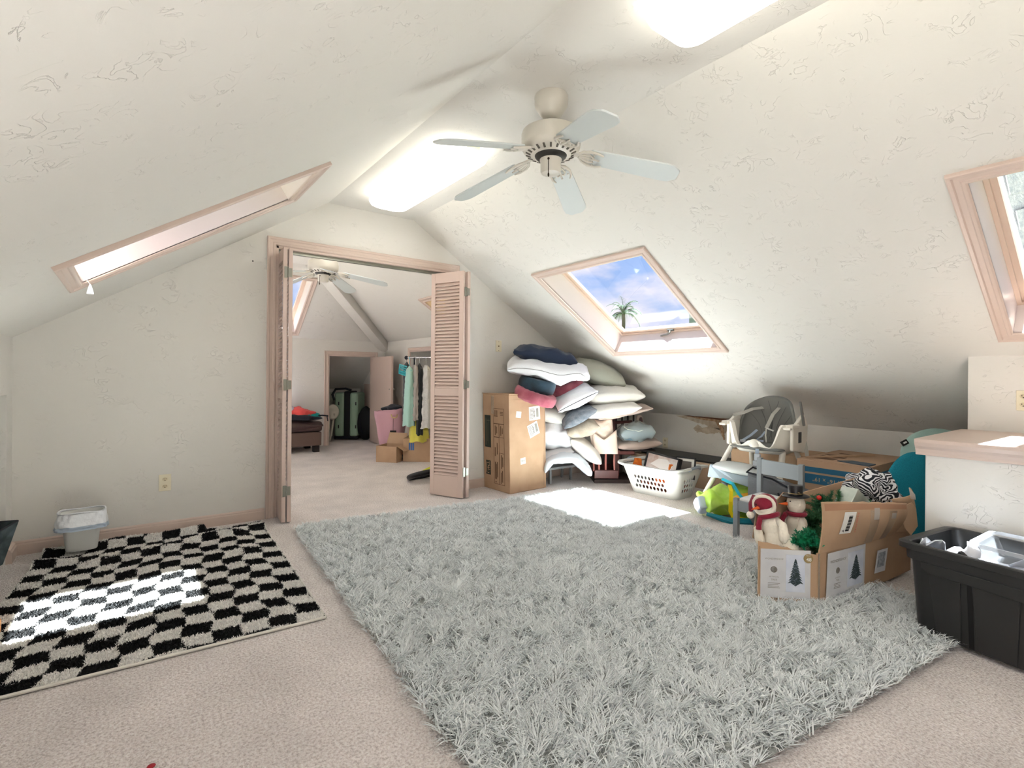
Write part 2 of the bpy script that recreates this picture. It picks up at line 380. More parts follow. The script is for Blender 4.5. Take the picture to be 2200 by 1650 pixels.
skylight('added_window_1', W_ADD1, zl, handle=False)  # added out of view for more daylight in the near room
skylight('added_window_2', W_ADD2, zl, handle=False)  # also added, behind the camera, for its sun bounce

# ------------------------------------------------------------------ far room shell
WALL2 = WALL
b = MB()
# right wall with a door opening near Y 6.9..7.7 ; back wall with the closet opening
RD0, RD1, RDZ = 6.85, 7.70, 1.57
for y0, y1, z0, z1 in ((YW + T, RD0, -.02, ZFB + .1), (RD1, YF, -.02, ZFB + .1), (RD0, RD1, RDZ, ZFB + .1)): b.box(XF, XF + .12, y0, y1, z0, z1)
b.box(XF + .9, XF + 1., RD0 - .1, RD1 + .1, -.02, RDZ + .1); b.box(XF + .1, XF + 1, RD0 - .1, RD0 - .02, -.02, RDZ + .1); b.box(XF + .1, XF + 1, RD1 + .02, RD1 + .1, -.02, RDZ + .1); b.box(XF + .1, XF + 1, RD0 - .1, RD1 + .1, RDZ + .02, RDZ + .1); b.box(XF + .1, XF + 1, RD0 - .1, RD1 + .1, -.1, -.001)
struct('wall_side', b, WALL)
CX0, CX1, CZ = 2.70, 3.49, 1.525
b = MB()
for x0, x1, z0, z1 in ((XFL, CX0, -.02, ZFB + .1), (CX1, XF + .1, -.02, ZFB + .1), (CX0, CX1, CZ, ZFB + .1)): b.box(x0, x1, YF, YF + .12, z0, z1)
b.box(2.3, 2.4, YF + .1, YF + 1.5, -.02, 1.7); b.box(3.72, 3.82, YF + .1, YF + 1.5, -.02, 1.7)
b.hexa([(2.3, YF + 1.25, 0), (3.82, YF + 1.25, 0), (3.82, YF + 1.35, 0), (2.3, YF + 1.35, 0)], [(2.3, YF + 1.25, 1.0), (3.82, YF + 1.25, 1.0), (3.82, YF + 1.35, 1.0), (2.3, YF + 1.35, 1.0)])
b.hexa([(2.3, YF + .1, 1.72), (3.82, YF + .1, 1.72), (3.82, YF + 1.35, .85), (2.3, YF + 1.35, .85)], [(2.3, YF + .1, 1.8), (3.82, YF + .1, 1.8), (3.82, YF + 1.35, .95), (2.3, YF + 1.35, .95)])
struct('wall_closet', b, WALL)
b = MB(); b.box(XFL - .1, XFL, YW + T, YF + .1, -.02, ZFB + .1); struct('wall_far_left', b, WALL)
b = MB(); zfr = lambda x: ZFB + MF * (XF - x)
W5 = (3.11, 3.58, 5.0, 6.05)
zfl = lambda x: ZT - MF * (XCL - x)
slope_sheet(b, XCR, XF + .02, zfr, YW + .02, YFT, [W5])
W_ADD3 = (.2, 1.05, 5.2, 6.6)  # skylight added out of view to brighten the back room
slope_sheet(b, XFL - .02, XCL, zfl, YW + .02, YFT, [W_ADD3])
def tri(p):
    p = [Vector(q) for q in p]; b.add([tuple(q) for q in p], [(0, 1, 2)]); b.add([tuple(q + Vector((0, 0, .2))) for q in p], [(2, 1, 0)])
tri([(XCR, YFT, ZT), (XF, YFT, ZFB), (XF, YF, ZFB)])
tri([(XCL, YFT, ZT), (XFL, YF, ZFB), (XFL, YFT, ZFB)])
b.add([(XCL, YW + .02, ZT), (XCR, YW + .02, ZT), (XCR, YFT, ZT), (XCL, YFT, ZT)], [(3, 2, 1, 0)]); b.add([(XCL - .1, YW + .02, ZT + .16), (XCR + .1, YW + .02, ZT + .16), (XCR + .1, YFT, ZT + .16), (XCL - .1, YFT, ZT + .16)], [(0, 1, 2, 3)])
zb = lambda y: ZFB + MB_ * (YF - y)
W4 = (1.05, 2.12, 7.66, 8.62)      # hole in the back slope
ys = [YFT, W4[2], W4[3], YF]
for i in range(3):
    y0, y1 = ys[i], ys[i + 1]
    f = lambda y: (y - YFT) / (YF - YFT)
    xa = lambda y: XCL + (XFL - XCL) * f(y); xb = lambda y: XCR + (XF - XCR) * f(y)
    segs = [(xa, xb)] if i != 1 else [(xa, lambda y: W4[0]), (lambda y: W4[1], xb)]
    for A, B in segs:
        p = [(A(y0), y0, zb(y0)), (B(y0), y0, zb(y0)), (B(y1), y1, zb(y1)), (A(y1), y1, zb(y1))]
        b.add(p, [(3, 2, 1, 0)]); b.add([(x, y + .1, z + .15) for x, y, z in p], [(0, 1, 2, 3)])
struct('ceiling_far', b, WALL)
w5 = skylight('window_5', W5, zfr)
skylight('added_window_3', W_ADD3, zfl, handle=False)
shm = bpy.data.materials.new('woven_shade'); shm.use_nodes = True; t_ = shm.node_tree; t_.nodes.clear()
d_ = N(t_, 'ShaderNodeBsdfDiffuse'); d_.inputs[0].default_value = srgb((232, 212, 166)); tl_ = N(t_, 'ShaderNodeBsdfTranslucent'); tl_.inputs[0].default_value = srgb((214, 186, 128)); m_ = N(t_, 'ShaderNodeMixShader'); m_.inputs[0].default_value = .12
t_.links.new(d_.outputs[0], m_.inputs[1]); t_.links.new(tl_.outputs[0], m_.inputs[2]); o_ = N(t_, 'ShaderNodeOutputMaterial'); t_.links.new(m_.outputs[0], o_.inputs[0])
b = MB(); n5 = Vector((MF, 0, 1)).normalized() * .15; b.add([tuple(Vector((x, y, zfr(x))) + n5) for x, y in ((W5[0], W5[2]), (W5[1], W5[2]), (W5[1], W5[3]), (W5[0], W5[3]))], [(0, 1, 2, 3)]); b.build('window_shade', shm, w5, world=True)
# back slope window: build in a turned frame by swapping axes
def skylight_back():
    x0, x1, y0, y1 = W4; root = bpy.data.objects.new('window_4', None); COL.objects.link(root); root.location = ((x0 + x1) / 2, (y0 + y1) / 2, zb((y0 + y1) / 2)); root['kind'] = 'structure'; root.matrix_basis = TR(*root.location)
    n = Vector((0, MB_, 1)).normalized(); ey = Vector((0, 1, -MB_)).normalized(); P = lambda x, y, d=0: Vector((x, y, zb(y))) + n * d
    X = Vector((1, 0, 0))
    casing('window_casing', [P(x0, y0), P(x0, y1), P(x1, y1), P(x1, y0), P(x0, y0)], [-X - ey, -X + ey, X + ey, X - ey, -X - ey], -n, .075, root, world=True)
    def ring(b, d0, d1, i0, i1):
        c = lambda d, i: [P(x0, y0, d) + X * i + ey * i, P(x1, y0, d) - X * i + ey * i, P(x1, y1, d) - X * i - ey * i, P(x0, y1, d) + X * i - ey * i]
        b.add([tuple(v) for v in c(d0, i0) + c(d1, i1)], [(0, 1, 5, 4), (1, 2, 6, 5), (2, 3, 7, 6), (3, 0, 4, 7)])
    b = MB(); ring(b, -.004, .2, 0, 0); ring(b, -.004, .2, -.02, -.02); b.build('window_reveal', MATS['reveal_paint'], root, world=True)
    b = MB(); ring(b, .2, .2, 0, .05); ring(b, .2, .25, .05, .05); ring(b, .25, .25, .05, -.05); ring(b, .25, .1, -.05, -.05); b.build('sash_frame', MATS['sash_paint'], root, world=True)
    A = [P(x0, y0, .23) + (X + ey) * .046, P(x1, y0, .23) + (-X + ey) * .046, P(x1, y1, .23) + (-X - ey) * .046, P(x0, y1, .23) + (X - ey) * .046]
    b = MB(); b.hexa([tuple(v) for v in A], [tuple(v + n * .006) for v in A]); b.build('pane', GLASS, root, world=True)
skylight_back()
# hip beam
p0, p1 = Vector((XCR - .05, YFT - .05, ZT)), Vector((XF - .02, YF - .02, ZFB))
dv = (p1 - p0).normalized(); side = Vector((-dv.y, dv.x, 0)).normalized() * .085; dn = Vector((0, 0, -1)) * .17
b = MB(); b.hexa([tuple(p0 - side + dn), tuple(p1 - side + dn), tuple(p1 + side + dn), tuple(p0 + side + dn)], [tuple(p0 - side + Vector((0, 0, .1))), tuple(p1 - side + Vector((0, 0, .1))), tuple(p1 + side + Vector((0, 0, .1))), tuple(p0 + side + Vector((0, 0, .1)))])
struct('trim_5', b, WALL, bevel=.006)
casing('trim_6', [(CX0, YF, 0), (CX0, YF, CZ), (CX1, YF, CZ), (CX1, YF, 0)], [(-1, 0, 0), (-1, 0, 1), (1, 0, 1), (1, 0, 0)], (0, -1, 0))
casing('trim_7', [(XF, RD0, 0), (XF, RD0, RDZ), (XF, RD1, RDZ), (XF, RD1, 0)], [(0, -1, 0), (0, -1, 1), (0, 1, 1), (0, 1, 0)], (-1, 0, 0))
b = MB(); b.box(CX0 - .001, CX0 + .016, YF - .002, YF + .122, 0, CZ); b.box(CX1 - .016, CX1 + .001, YF - .002, YF + .122, 0, CZ); b.box(CX0, CX1, YF - .002, YF + .122, CZ - .016, CZ + .001); struct('trim_8', b, TRIM)
baseboard('baseboard_side', (XF, RD1 + .07, 0), (XF, YF, 0), (-1, 0, 0))
# small closet door standing open, square to the back wall
dr = bpy.data.objects.new('door_3', None); COL.objects.link(dr); dr.location = (CX1 - .01, YF - .01, .01); dr['kind'] = 'structure'; dr.rotation_euler = (0, 0, 0); dr.matrix_basis = TR(*dr.location)
b = MB(); b.box(-.035, 0, -.86, 0, 0, CZ - .03); b.build('door_panel', DOORP, dr, bevel=.003)
b = MB(); b.lathe([(.006, -.03), (.008, 0), (.02, .015), (.024, .03), (.015, .04)], 12, TR(.01, -.79, .95) @ RY(PI / 2)); b.lathe([(.012, 0), (.012, .004)], 10, TR(-.037, -.79, .95) @ RY(-PI / 2)); b.build('door_knob', METAL, dr, smooth=True)
# closet back panel door
b = MB(); b.box(3.68, 3.72, YF + .15, YF + .95, .02, 1.02); struct('door_4', b, DOORP, bevel=.004)

# ------------------------------------------------------------------ outdoors seen through the skylights
b = MB(); b.box(-60, 120, -60, 120, -4.1, -4.0); o = struct('ground', b, mat('lawn', (96, 110, 70), .9, .2, .3))

# ------------------------------------------------------------------ lamps on the ceiling
LAMPM = bpy.data.materials.new('lit_acrylic'); LAMPM.use_nodes = True
pb = LAMPM.node_tree.nodes['Principled BSDF']; pb.inputs['Base Color'].default_value = (.9, .88, .8, 1); pb.inputs['Roughness'].default_value = .3
pb.inputs['Emission Color'].default_value = (1, .975, .90, 1); pb.inputs['Emission Strength'].default_value = LAMP_EMIT
def ceiling_lamp(x0, x1, y0, y1, label):
    t = thing('ceiling_light', label, 'ceiling light', ((x0 + x1) / 2, (y0 + y1) / 2, ZT), 0, 'wraparound ceiling lights')
    hx, hy = (x1 - x0) / 2, (y1 - y0) / 2
    b = MB(); b.box(-hx * .55, hx * .55, -hy * .95, hy * .95, -.055, 0); b.build('housing', mat('lamp_housing', (225, 220, 170), .5), t)
    def outline(k, rad, n=6):
        o = []
        for cx, cy, a0 in ((hx, hy, 0), (-hx, hy, 90), (-hx, -hy, 180), (hx, -hy, 270)):
            sx, sy = math.copysign(1, cx), math.copysign(1, cy); c0 = (cx * 1 - sx * rad, cy - sy * rad)
            for i in range(n + 1):
                a = math.radians(a0 + 90 * i / n); o.append((c0[0] + math.cos(a) * rad - math.copysign(k, c0[0]) * 1, c0[1] + math.sin(a) * rad - math.copysign(k, c0[1])))
        return o
    b = MB(); lv = [(0, -.045), (0, -.062), (.012, -.09), (.035, -.105), (.08, -.112)]
    rows = [outline(k, .075) for k, z in lv]; n = len(rows[0])
    vs = [(x, y, z) for (k, z), r in zip(lv, rows) for x, y in r]
    b.add(vs, [(i * n + j, i * n + (j + 1) % n, (i + 1) * n + (j + 1) % n, (i + 1) * n + j) for i in range(len(lv) - 1) for j in range(n)] + [tuple((len(lv) - 1) * n + j for j in range(n)), tuple(range(n - 1, -1, -1))])
    b.build('diffuser', LAMPM, t, smooth=True, ang=60); return t
ceiling_lamp(1.63, 1.965, .0, 1.355, 'long frosted ceiling light at the top edge, nearest the camera')
ceiling_lamp(1.60, 1.935, 2.82, 4.20, 'long frosted ceiling light behind the ceiling fan, above the wide doorway')
ceiling_lamp(1.66, 1.99, 4.85, 5.42, 'added frosted ceiling light brightening the back room, unseen above the doorway header')  # added lamp, never in view, lifts the back room's brightness

# ------------------------------------------------------------------ ceiling fans
FANW = mat('fan_enamel', (214, 208, 196), .35, spec=.5); BLADE = mat('fan_blade_paint', (205, 210, 208), .45)
def fan(x, y, zt, phase, label, scale=1.0, drop=0):
    t = thing('ceiling_fan', label, 'ceiling fan', (x, y, zt), 0, 'ceiling fans')
    b = MB(); b.lathe([(.03, -.125), (.045, -.12), (.062, -.10), (.075, -.08), (.09, -.055), (.092, -.01), (.088, 0)][::1], 28); b.build('canopy', FANW, t, smooth=True)
    b = MB(); b.lathe([(.018, -.20 - drop), (.018, -.12)], 14); b.build('downrod', FANW, t, smooth=True)
    b = MB(); b.lathe([(.10, -.325), (.145, -.305), (.158, -.285), (.16, -.27), (.16, -.215), (.156, -.20), (.14, -.19), (.06, -.182), (.03, -.18)], 36); b.build('motor_housing', FANW, t, smooth=True)
    b = MB()
    for k in range(22):
        a = 2 * PI * k / 22; b.box(-.014, .014, -.005, .005, -.0035, .003, RZ(a) @ TR(.123, 0, -.3155) @ RY(-math.radians(24))); b.build('vent_slot', mat('vent_dark', (96, 90, 80), .7), t); b = MB()
    b = MB(); b.lathe([(.06, -.345), (.075, -.34), (.085, -.33), (.09, -.318)], 28); b.build('rotor', mat('rotor_dark', (40, 38, 34), .5), t, smooth=True)
    b = MB(); b.lathe([(.035, -.425), (.05, -.42), (.055, -.41), (.056, -.36), (.06, -.352), (.06, -.338), (.05, -.335)], 24); b.build('switch_housing', FANW, t, smooth=True)
    b = MB(); b.tube([(-.045, -.034, -.36), (-.05, -.04, -.375), (-.05, -.04, -.44)], .0022, 6); b.ball((-.05, -.04, -.45), (.005, .005, .012), 8, 6); b.ball((-.044, -.033, -.36), .007, 8, 6)
    b.build('pull_chain', mat('chain_dark', (60, 45, 30), .4, metal=.6), t, smooth=True)
    first = None
    pitch = RX(math.radians(-12))
    for k in range(5):
        M = RZ(phase + 2 * PI * k / 5)
        if first is None:
            b = MB(); out = [(.215, -.052), (.225, -.06), (.62, -.073), (.66, -.068), (.695, -.04), (.70, -.03), (.70, .03), (.695, .04), (.66, .068), (.62, .073), (.225, .06), (.215, .052)]
            b.prism([(px, py, -.006) for px, py in out], (0, 0, .009)); bl = b.build('blade', BLADE, t, bevel=.002)
            b = MB()
            b.prism([(.07, -.02, 0), (.12, -.014, 0), (.17, -.02, 0), (.17, .02, 0), (.12, .014, 0), (.07, .02, 0)], (0, 0, .008))
            for sg in (1, -1):
                b.tube([(.155, sg * .012, .0), (.175, sg * .038, -.004), (.21, sg * .056, -.008), (.255, sg * .056, -.010), (.285, sg * .044, -.010)], [.007, .008, .008, .007, .005], 8)
                b.tube([(.155, sg * .006, 0), (.185, sg * .02, -.006), (.215, sg * .028, -.010), (.235, sg * .018, -.011), (.228, sg * .006, -.011)], [.006, .006, .006, .006, .004], 8)
            b.tube([(.16, 0, -.002), (.21, 0, -.009), (.27, 0, -.010)], [.008, .007, .004], 8)
            for p in ((.235, .04), (.235, -.04), (.262, 0)): b.ball((p[0], p[1], -.012), (.006, .006, .004), 8, 5)
            ir = b.build('blade_iron', FANW, t, smooth=True); first = (bl, ir)
        else:
            bl = copy_part(first[0], t); ir = copy_part(first[1], t)
        bl.matrix_basis = M @ TR(0, 0, -.285) @ RY(math.radians(11.6)) @ pitch; ir.matrix_basis = M @ TR(0, 0, -.290) @ RY(math.radians(11.6)) @ pitch
    if drop:
        for c_ in t.children:
            if not c_.name.startswith(('canopy', 'downrod')): c_.matrix_basis = TR(0, 0, -drop) @ c_.matrix_basis
    t.matrix_basis = TR(x, y, zt) @ Matrix.Scale(scale, 4)
    return t
fan(1.825, 2.10, ZT, math.radians(-110), 'white five-blade ceiling fan hanging in the near room')
fan(1.70, 5.72, ZT, math.radians(-28), 'white five-blade ceiling fan seen through the doorway in the back room', drop=.09)

# ------------------------------------------------------------------ louvred bifold doors
def leaf_parts(t, M, proto, w=.405, h=2.20):
    """one louvred leaf (width w, height h, 30 mm thick) as a panel part with slats below it"""
    if proto is None:
        b = MB(); s = .052; y = .0145
        b.box(0, s, -y, y, 0, h); b.box(w - s, w, -y, y, 0, h); b.box(s, w - s, -y, y, 0, .20); b.box(s, w - s, -y, y, h - .10, h); b.box(s, w - s, -y, y, .985, 1.06)
        p = b.build('door_leaf', DOORP, t, bevel=.002); p.matrix_basis = M
        sl = MB(); sl.box(s - .002, w - s + .002, -.019, .019, -.0028, .0028, RX(math.radians(52)))
        first = None
        for z0, z1 in ((.20, .985), (1.06, h - .10)):
            n = round((z1 - z0) / .0335)
            for i in range(n):
                z = z0 + (i + .5) * (z1 - z0) / n
                if first is None: first = q = sl.build('louvre_slat', DOORP, p)
                else: q = copy_part(first, p)
                q.matrix_basis = TR(0, 0, z)
        return p
    p = copy_part(proto, t); p.matrix_basis = M
    for ch in list(proto.children):
        q = copy_part(ch, p); q.matrix_basis = ch.matrix_basis.copy()
    return p
def between(a, bb, flip=False):
    a = Vector((a[0], a[1], 0)); v = Vector((bb[0], bb[1], 0)) - a; return TR(a.x, a.y, .012) @ RZ(math.atan2(v.y, v.x)), v.length
def hinge(t, p, yaw):
    b = MB()
    for z in (.25, 1.10, 2.00):
        b.box(-.028, -.004, -.003, .001, z - .045, z + .045); b.box(.004, .03, -.003, .001, z - .035, z + .035); b.tube([(0, -.004, z - .04), (0, -.004, z + .04)], .005, 8)
    b.M = None; o = b.build('hinge', METAL, t); o.matrix_basis = TR(*p) @ RZ(yaw); return o
proto = None
def bifold(name, jamb, fold, end, label):
    global proto
    t = bpy.data.objects.new(name, None); COL.objects.link(t); t['kind'] = 'structure'
    off = Vector((fold[0] - 0, fold[1], 0))
    for a, c in ((jamb[0], jamb[1]), (end[0], end[1])):
        M, L = between(a, c)
        p = leaf_parts(t, M, proto, w=L if proto is None else .405)
        if proto is None: proto = p
        if proto is not p or True: p.matrix_basis = M @ Matrix.Diagonal((L / LW, 1, 1, 1))
    hinge(t, (fold[0], fold[1], 0), fold[2])
    return t
LW = .405
# right pair: leaf next to the jamb, then the leaf facing the room
fr = (2.596, 4.334)
def leafpair(name, J, Fa, Fb, E, hy):
    t = bpy.data.objects.new(name, None); COL.objects.link(t); t['kind'] = 'structure'
    global proto
    for a, c in ((J, Fa), (E, Fb)):
        M, L = between(a, c)
        p = leaf_parts(t, M, proto)
        if proto is None: proto = p
        p.matrix_basis = M @ Matrix.Diagonal((L / LW, 1, 1, 1))
    m = (Vector(Fa) + Vector(Fb)) / 2; d = (Vector(Fb) - Vector(Fa)); d.normalize()
    out = (Vector(Fa) - Vector(J)).normalized()
    hinge(t, (m.x + out.x * .004, m.y + out.y * .004, .012), hy)
    b = MB(); b.lathe([(.006, 0), (.007, .012), (.016, .02), (.017, .03), (.010, .036)], 12)
    return t
leafpair('door_1', (2.655, 4.62), (2.655, 4.245), (2.600, 4.245), (2.44, 4.60), math.atan2(0, 1))
leafpair('door_2', (1.02, 4.63), (1.0, 4.36), (1.042, 4.36), (1.085, 4.63), 0)

# ------------------------------------------------------------------ wall plates and outlets
def outlet(loc, rz, label, n=1, kind='outlet'):
    w = .077 if n == 1 else .125
    t = thing('wall_outlet' if kind == 'outlet' else 'wall_plate', label, 'outlet' if kind == 'outlet' else 'wall plate', loc, rz)
    b = MB(); b.box(-w / 2, w / 2, -.006, 0, -.062, .062); b.build('cover_plate', PLATE, t, bevel=.003)
    if kind == 'outlet':
        for i in range(n):
            cx = 0 if n == 1 else (-.029, .029)[i]
            for cz in (-.026, .026):
                b = MB(); b.lathe([(.0165, 0), (.017, .002), (.0165, .004), (.001, .0045)], 20, TR(cx, -.006, cz) @ RX(PI / 2), sx=1, sy=.82); f = b.build('socket', mat('socket_face', (216, 202, 168), .4), t, smooth=True)
                b = MB()
                for dx in (-.0065, .0065): b.box(cx + dx - .0013, cx + dx + .0013, -.0112, -.0102, cz - .001, cz + .008)
                b.box(cx - .003, cx + .003, -.0112, -.0102, cz - .0105, cz - .0055); b.build('slots', DARK, f)
    else:
        for z in (-.048, .048): b = MB(); b.lathe([(.004, 0), (.004, .002)], 10, TR(0, -.006, z) @ RX(PI / 2)); b.build('screw', METAL, t)
        b = MB(); b.lathe([(.007, 0), (.007, .003), (.001, .004)], 12, TR(0, -.006, 0) @ RX(PI / 2))
        b.build('socket', mat('brass_dark', (120, 95, 60), .4, metal=.5), t, smooth=True)
    return t
outlet((.227, YW, .38), 0, 'ivory double wall outlet low on the wall left of the doorway')
outlet((3.268, YW, 1.525), 0, 'ivory cable wall plate above the tall cardboard box', kind='plate')
outlet((XK, 3.95, .385), -PI / 2, 'ivory wall outlet on the low wall behind the laundry basket')
outlet((4.4, .60, 1.075), -PI / 2, 'ivory four-socket wall outlet above the boxed ledge', n=2)

b = MB(); b.lathe([(.006, 0), (.006, .002)], 8, TR(*(0.808, 4.61, 2.116)) @ RX(PI / 2)); solo('nail', b, DARK, 'tiny dark nail in the wall above left of the doorway casing', 'nail')
# ------------------------------------------------------------------ water damage on the low right wall
b = MB()
def blotch(b, pts, x, jit=.006):
    P = []
    for i in range(len(pts)):
        a, c = pts[i], pts[(i + 1) % len(pts)]
        for k in range(5): P.append((a[0] + (c[0] - a[0]) * k / 5 + random.uniform(-jit, jit), a[1] + (c[1] - a[1]) * k / 5 + random.uniform(-jit, jit)))
    b.prism([(x, p[0], p[1]) for p in P], (-.003, 0, 0))
Z_ = ZK - .004
blotch(b, [(3.80, Z_ - .005), (3.5, Z_ - .075), (3.35, Z_ - .10), (3.25, Z_ - .13), (3.1, Z_ - .11), (2.85, Z_ - .12), (2.80, Z_), (3.3, Z_)], XK)
blotch(b, [(3.56, .60), (3.50, .645), (3.44, .615), (3.36, .635), (3.26, .625), (3.14, .64), (3.13, .60), (3.17, .57), (3.24, .575), (3.30, .555), (3.40, .55), (3.48, .565), (3.5, .545), (3.53, .57)], XK)
dm = solo('peeling_plaster', b, mat('bare_plaster', (178, 160, 138), .9, c2=(206, 192, 172), vscale=14), 'peeling water-damaged plaster patch on the low wall left of the high chair', 'wall damage')
b = MB(); blotch(b, [(3.72, Z_ + .0), (3.3, Z_ - .045), (3.1, Z_ - .06), (2.82, Z_ - .05), (2.80, Z_ - .003), (3.3, Z_ - .012)], XK - .003, .005)
blotch(b, [(3.275, .70), (3.22, .62), (3.20, .57), (3.17, .50), (3.155, .505), (3.165, .58), (3.175, .63), (3.21, .70)], XK - .003, .003)
b.build('stain', mat('rust_stain', (150, 112, 82), .9, c2=(188, 158, 128), vscale=30), dm, world=True)
b = MB(); blotch(b, [(3.70, Z_ + .002), (3.3, Z_ - .014), (3.1, Z_ - .022), (2.82, Z_ - .018), (2.81, Z_), (3.3, Z_ + .001)], XK - .006, .003); b.build('crack', mat('dark_rot', (92, 60, 42), .9), dm, world=True)

# ------------------------------------------------------------------ rugs
def bil(q, u, v):   # corners: 0 far-left 1 far-right 2 near-right 3 near-left ; u left-right, v near-far
    a = (1 - u) * q[0][0] + u * q[1][0], (1 - u) * q[0][1] + u * q[1][1]
    c = (1 - u) * q[3][0] + u * q[2][0], (1 - u) * q[3][1] + u * q[2][1]
    return (1 - v) * c[0] + v * a[0], (1 - v) * c[1] + v * a[1]
def lf(x, y, seed, k):   # cheap smooth noise field for numpy arrays
    rs = np.random.RandomState(seed); o = np.zeros_like(x)
    for i in range(7):
        a = rs.uniform(0, 2 * PI); f = k * rs.uniform(.5, 1.6); o += np.sin((x * math.cos(a) + y * math.sin(a)) * f + rs.uniform(0, 6.28))
    return o / 2.6
def pile_mesh(name, mat_, parent, X, Y, Zb, L, W, ang, lean, droop, col, seg=3):
    """ribbon strands: base points X,Y,Zb; length L, width W, lean direction ang; lean amount; colours per strand"""
    n = len(X); rs = np.random.RandomState(3)
    dx, dy = np.cos(ang), np.sin(ang); wa = rs.uniform(0, 2 * PI, n); wx, wy = np.cos(wa), np.sin(wa)
    twist = rs.normal(0, .5, n); rows = []
    for i in range(seg + 1):
        s = i / seg; hor = L * (lean * s + droop * s * s); up = L * np.sqrt(np.clip(1 - lean ** 2, .05, 1)) * s * (1 - .45 * droop * s)
        cx = X + dx * hor - dy * twist * L * .35 * s * s; cy = Y + dy * hor + dx * twist * L * .35 * s * s; cz = Zb + up
        w = W * (1 - .25 * s) * .5
        if i < seg: rows.append(np.stack([cx - wx * w, cy - wy * w, cz], 1)); rows.append(np.stack([cx + wx * w, cy + wy * w, cz], 1))
        else: rows.append(np.stack([cx, cy, cz], 1))
    V = np.stack(rows, 1); k = V.shape[1]; V = V.reshape(-1, 3)
    base = (np.arange(n) * k)[:, None]
    quads = np.concatenate([base + np.array([[2 * i, 2 * i + 1, 2 * i + 3, 2 * i + 2]]) for i in range(seg - 1)], 1).reshape(n, seg - 1, 4)
    tris = base + np.array([[k - 3, k - 2, k - 1]])
    loops = np.concatenate([quads.reshape(n, -1), tris], 1).ravel()
    sizes = np.tile(np.array([4] * (seg - 1) + [3]), n); starts = np.concatenate([[0], np.cumsum(sizes)[:-1]])
    me = bpy.data.meshes.new(name); me.vertices.add(len(V)); me.vertices.foreach_set('co', V.astype(np.float32).ravel())
    me.loops.add(len(loops)); me.loops.foreach_set('vertex_index', loops.astype(np.int32)); me.polygons.add(len(sizes)); me.polygons.foreach_set('loop_start', starts.astype(np.int32))
    me.polygons.foreach_set('use_smooth', np.ones(len(sizes), bool)); me.update(calc_edges=True)
    at = me.attributes.new('tone', 'FLOAT_COLOR', 'FACE'); c = np.ones((len(sizes), 4), np.float32); c[:, :3] = np.repeat(col, seg, axis=0); at.data.foreach_set('color', c.ravel())
    me.materials.append(mat_); o = bpy.data.objects.new(name, me); COL.objects.link(o); o.parent = parent; o['kind'] = 'stuff'; return o
def tone_mat(name, rough=.85, trans=.0):
    m = bpy.data.materials.new(name); m.use_nodes = True; t = m.node_tree; p = t.nodes['Principled BSDF']; a = N(t, 'ShaderNodeAttribute'); a.attribute_name = 'tone'
    t.links.new(a.outputs['Color'], p.inputs['Base Color']); p.inputs['Roughness'].default_value = rough; p.inputs['Specular IOR Level'].default_value = .25
    if trans:
        tl = N(t, 'ShaderNodeBsdfTranslucent'); t.links.new(a.outputs['Color'], tl.inputs[0]); mxx = N(t, 'ShaderNodeMixShader'); mxx.inputs[0].default_value = trans; o = t.nodes['Material Output']
        t.links.new(p.outputs[0], mxx.inputs[1]); t.links.new(tl.outputs[0], mxx.inputs[2]); t.links.new(mxx.outputs[0], o.inputs[0])
    return m
# shaggy grey rug
RQ = [(1.03, 4.12), (3.74, 3.80), (3.36, .58), (.80, .88)]
rug = thing('shag_rug', 'large shaggy pale grey rug covering the middle of the floor', 'rug', (2.2, 2.4, 0))
b = MB(); b.grid(lambda u, v: bil(RQ, u, v) + (.022,), 40, 40); b.build('rug_backing', mat('rug_backing_grey', (158, 160, 156), .95, .15, 60, bump=.01, bscale=90), rug, world=True)
nt_ = 52000
u = np.random.uniform(-.004, 1.004, nt_); v = np.random.uniform(-.004, 1.004, nt_) ** .93
X, Y = bil(RQ, u, v); fa = lf(X, Y, 11, 34.0) * 2.2 + lf(X, Y, 5, 80.) * 1.6; fl = lf(X, Y, 21, 60.)
per = 4; X = np.repeat(X, per) + np.random.normal(0, .0045, nt_ * per); Y = np.repeat(Y, per) + np.random.normal(0, .0045, nt_ * per)
ang = np.repeat(fa + np.random.normal(0, .55, nt_), per) + np.random.normal(0, .35, nt_ * per)
L = np.random.uniform(.036, .060, nt_ * per); lean = np.clip(np.repeat(.52 + .16 * fl, per) + np.random.normal(0, .14, nt_ * per), .1, .93); droop = np.random.uniform(.15, .7, nt_ * per)
g = np.clip(np.repeat(np.random.uniform(.84, 1.0, nt_), per) + np.random.normal(0, .08, nt_ * per), .45, 1.0); col = np.stack([g * .97, g, g * .99], 1)
pile_mesh('rug_pile', tone_mat('shag_yarn', trans=.06), rug, X - 2.2, Y - 2.4, np.full(len(X), .018), L, np.random.uniform(.0032, .0052, len(X)), ang, lean, droop, col)

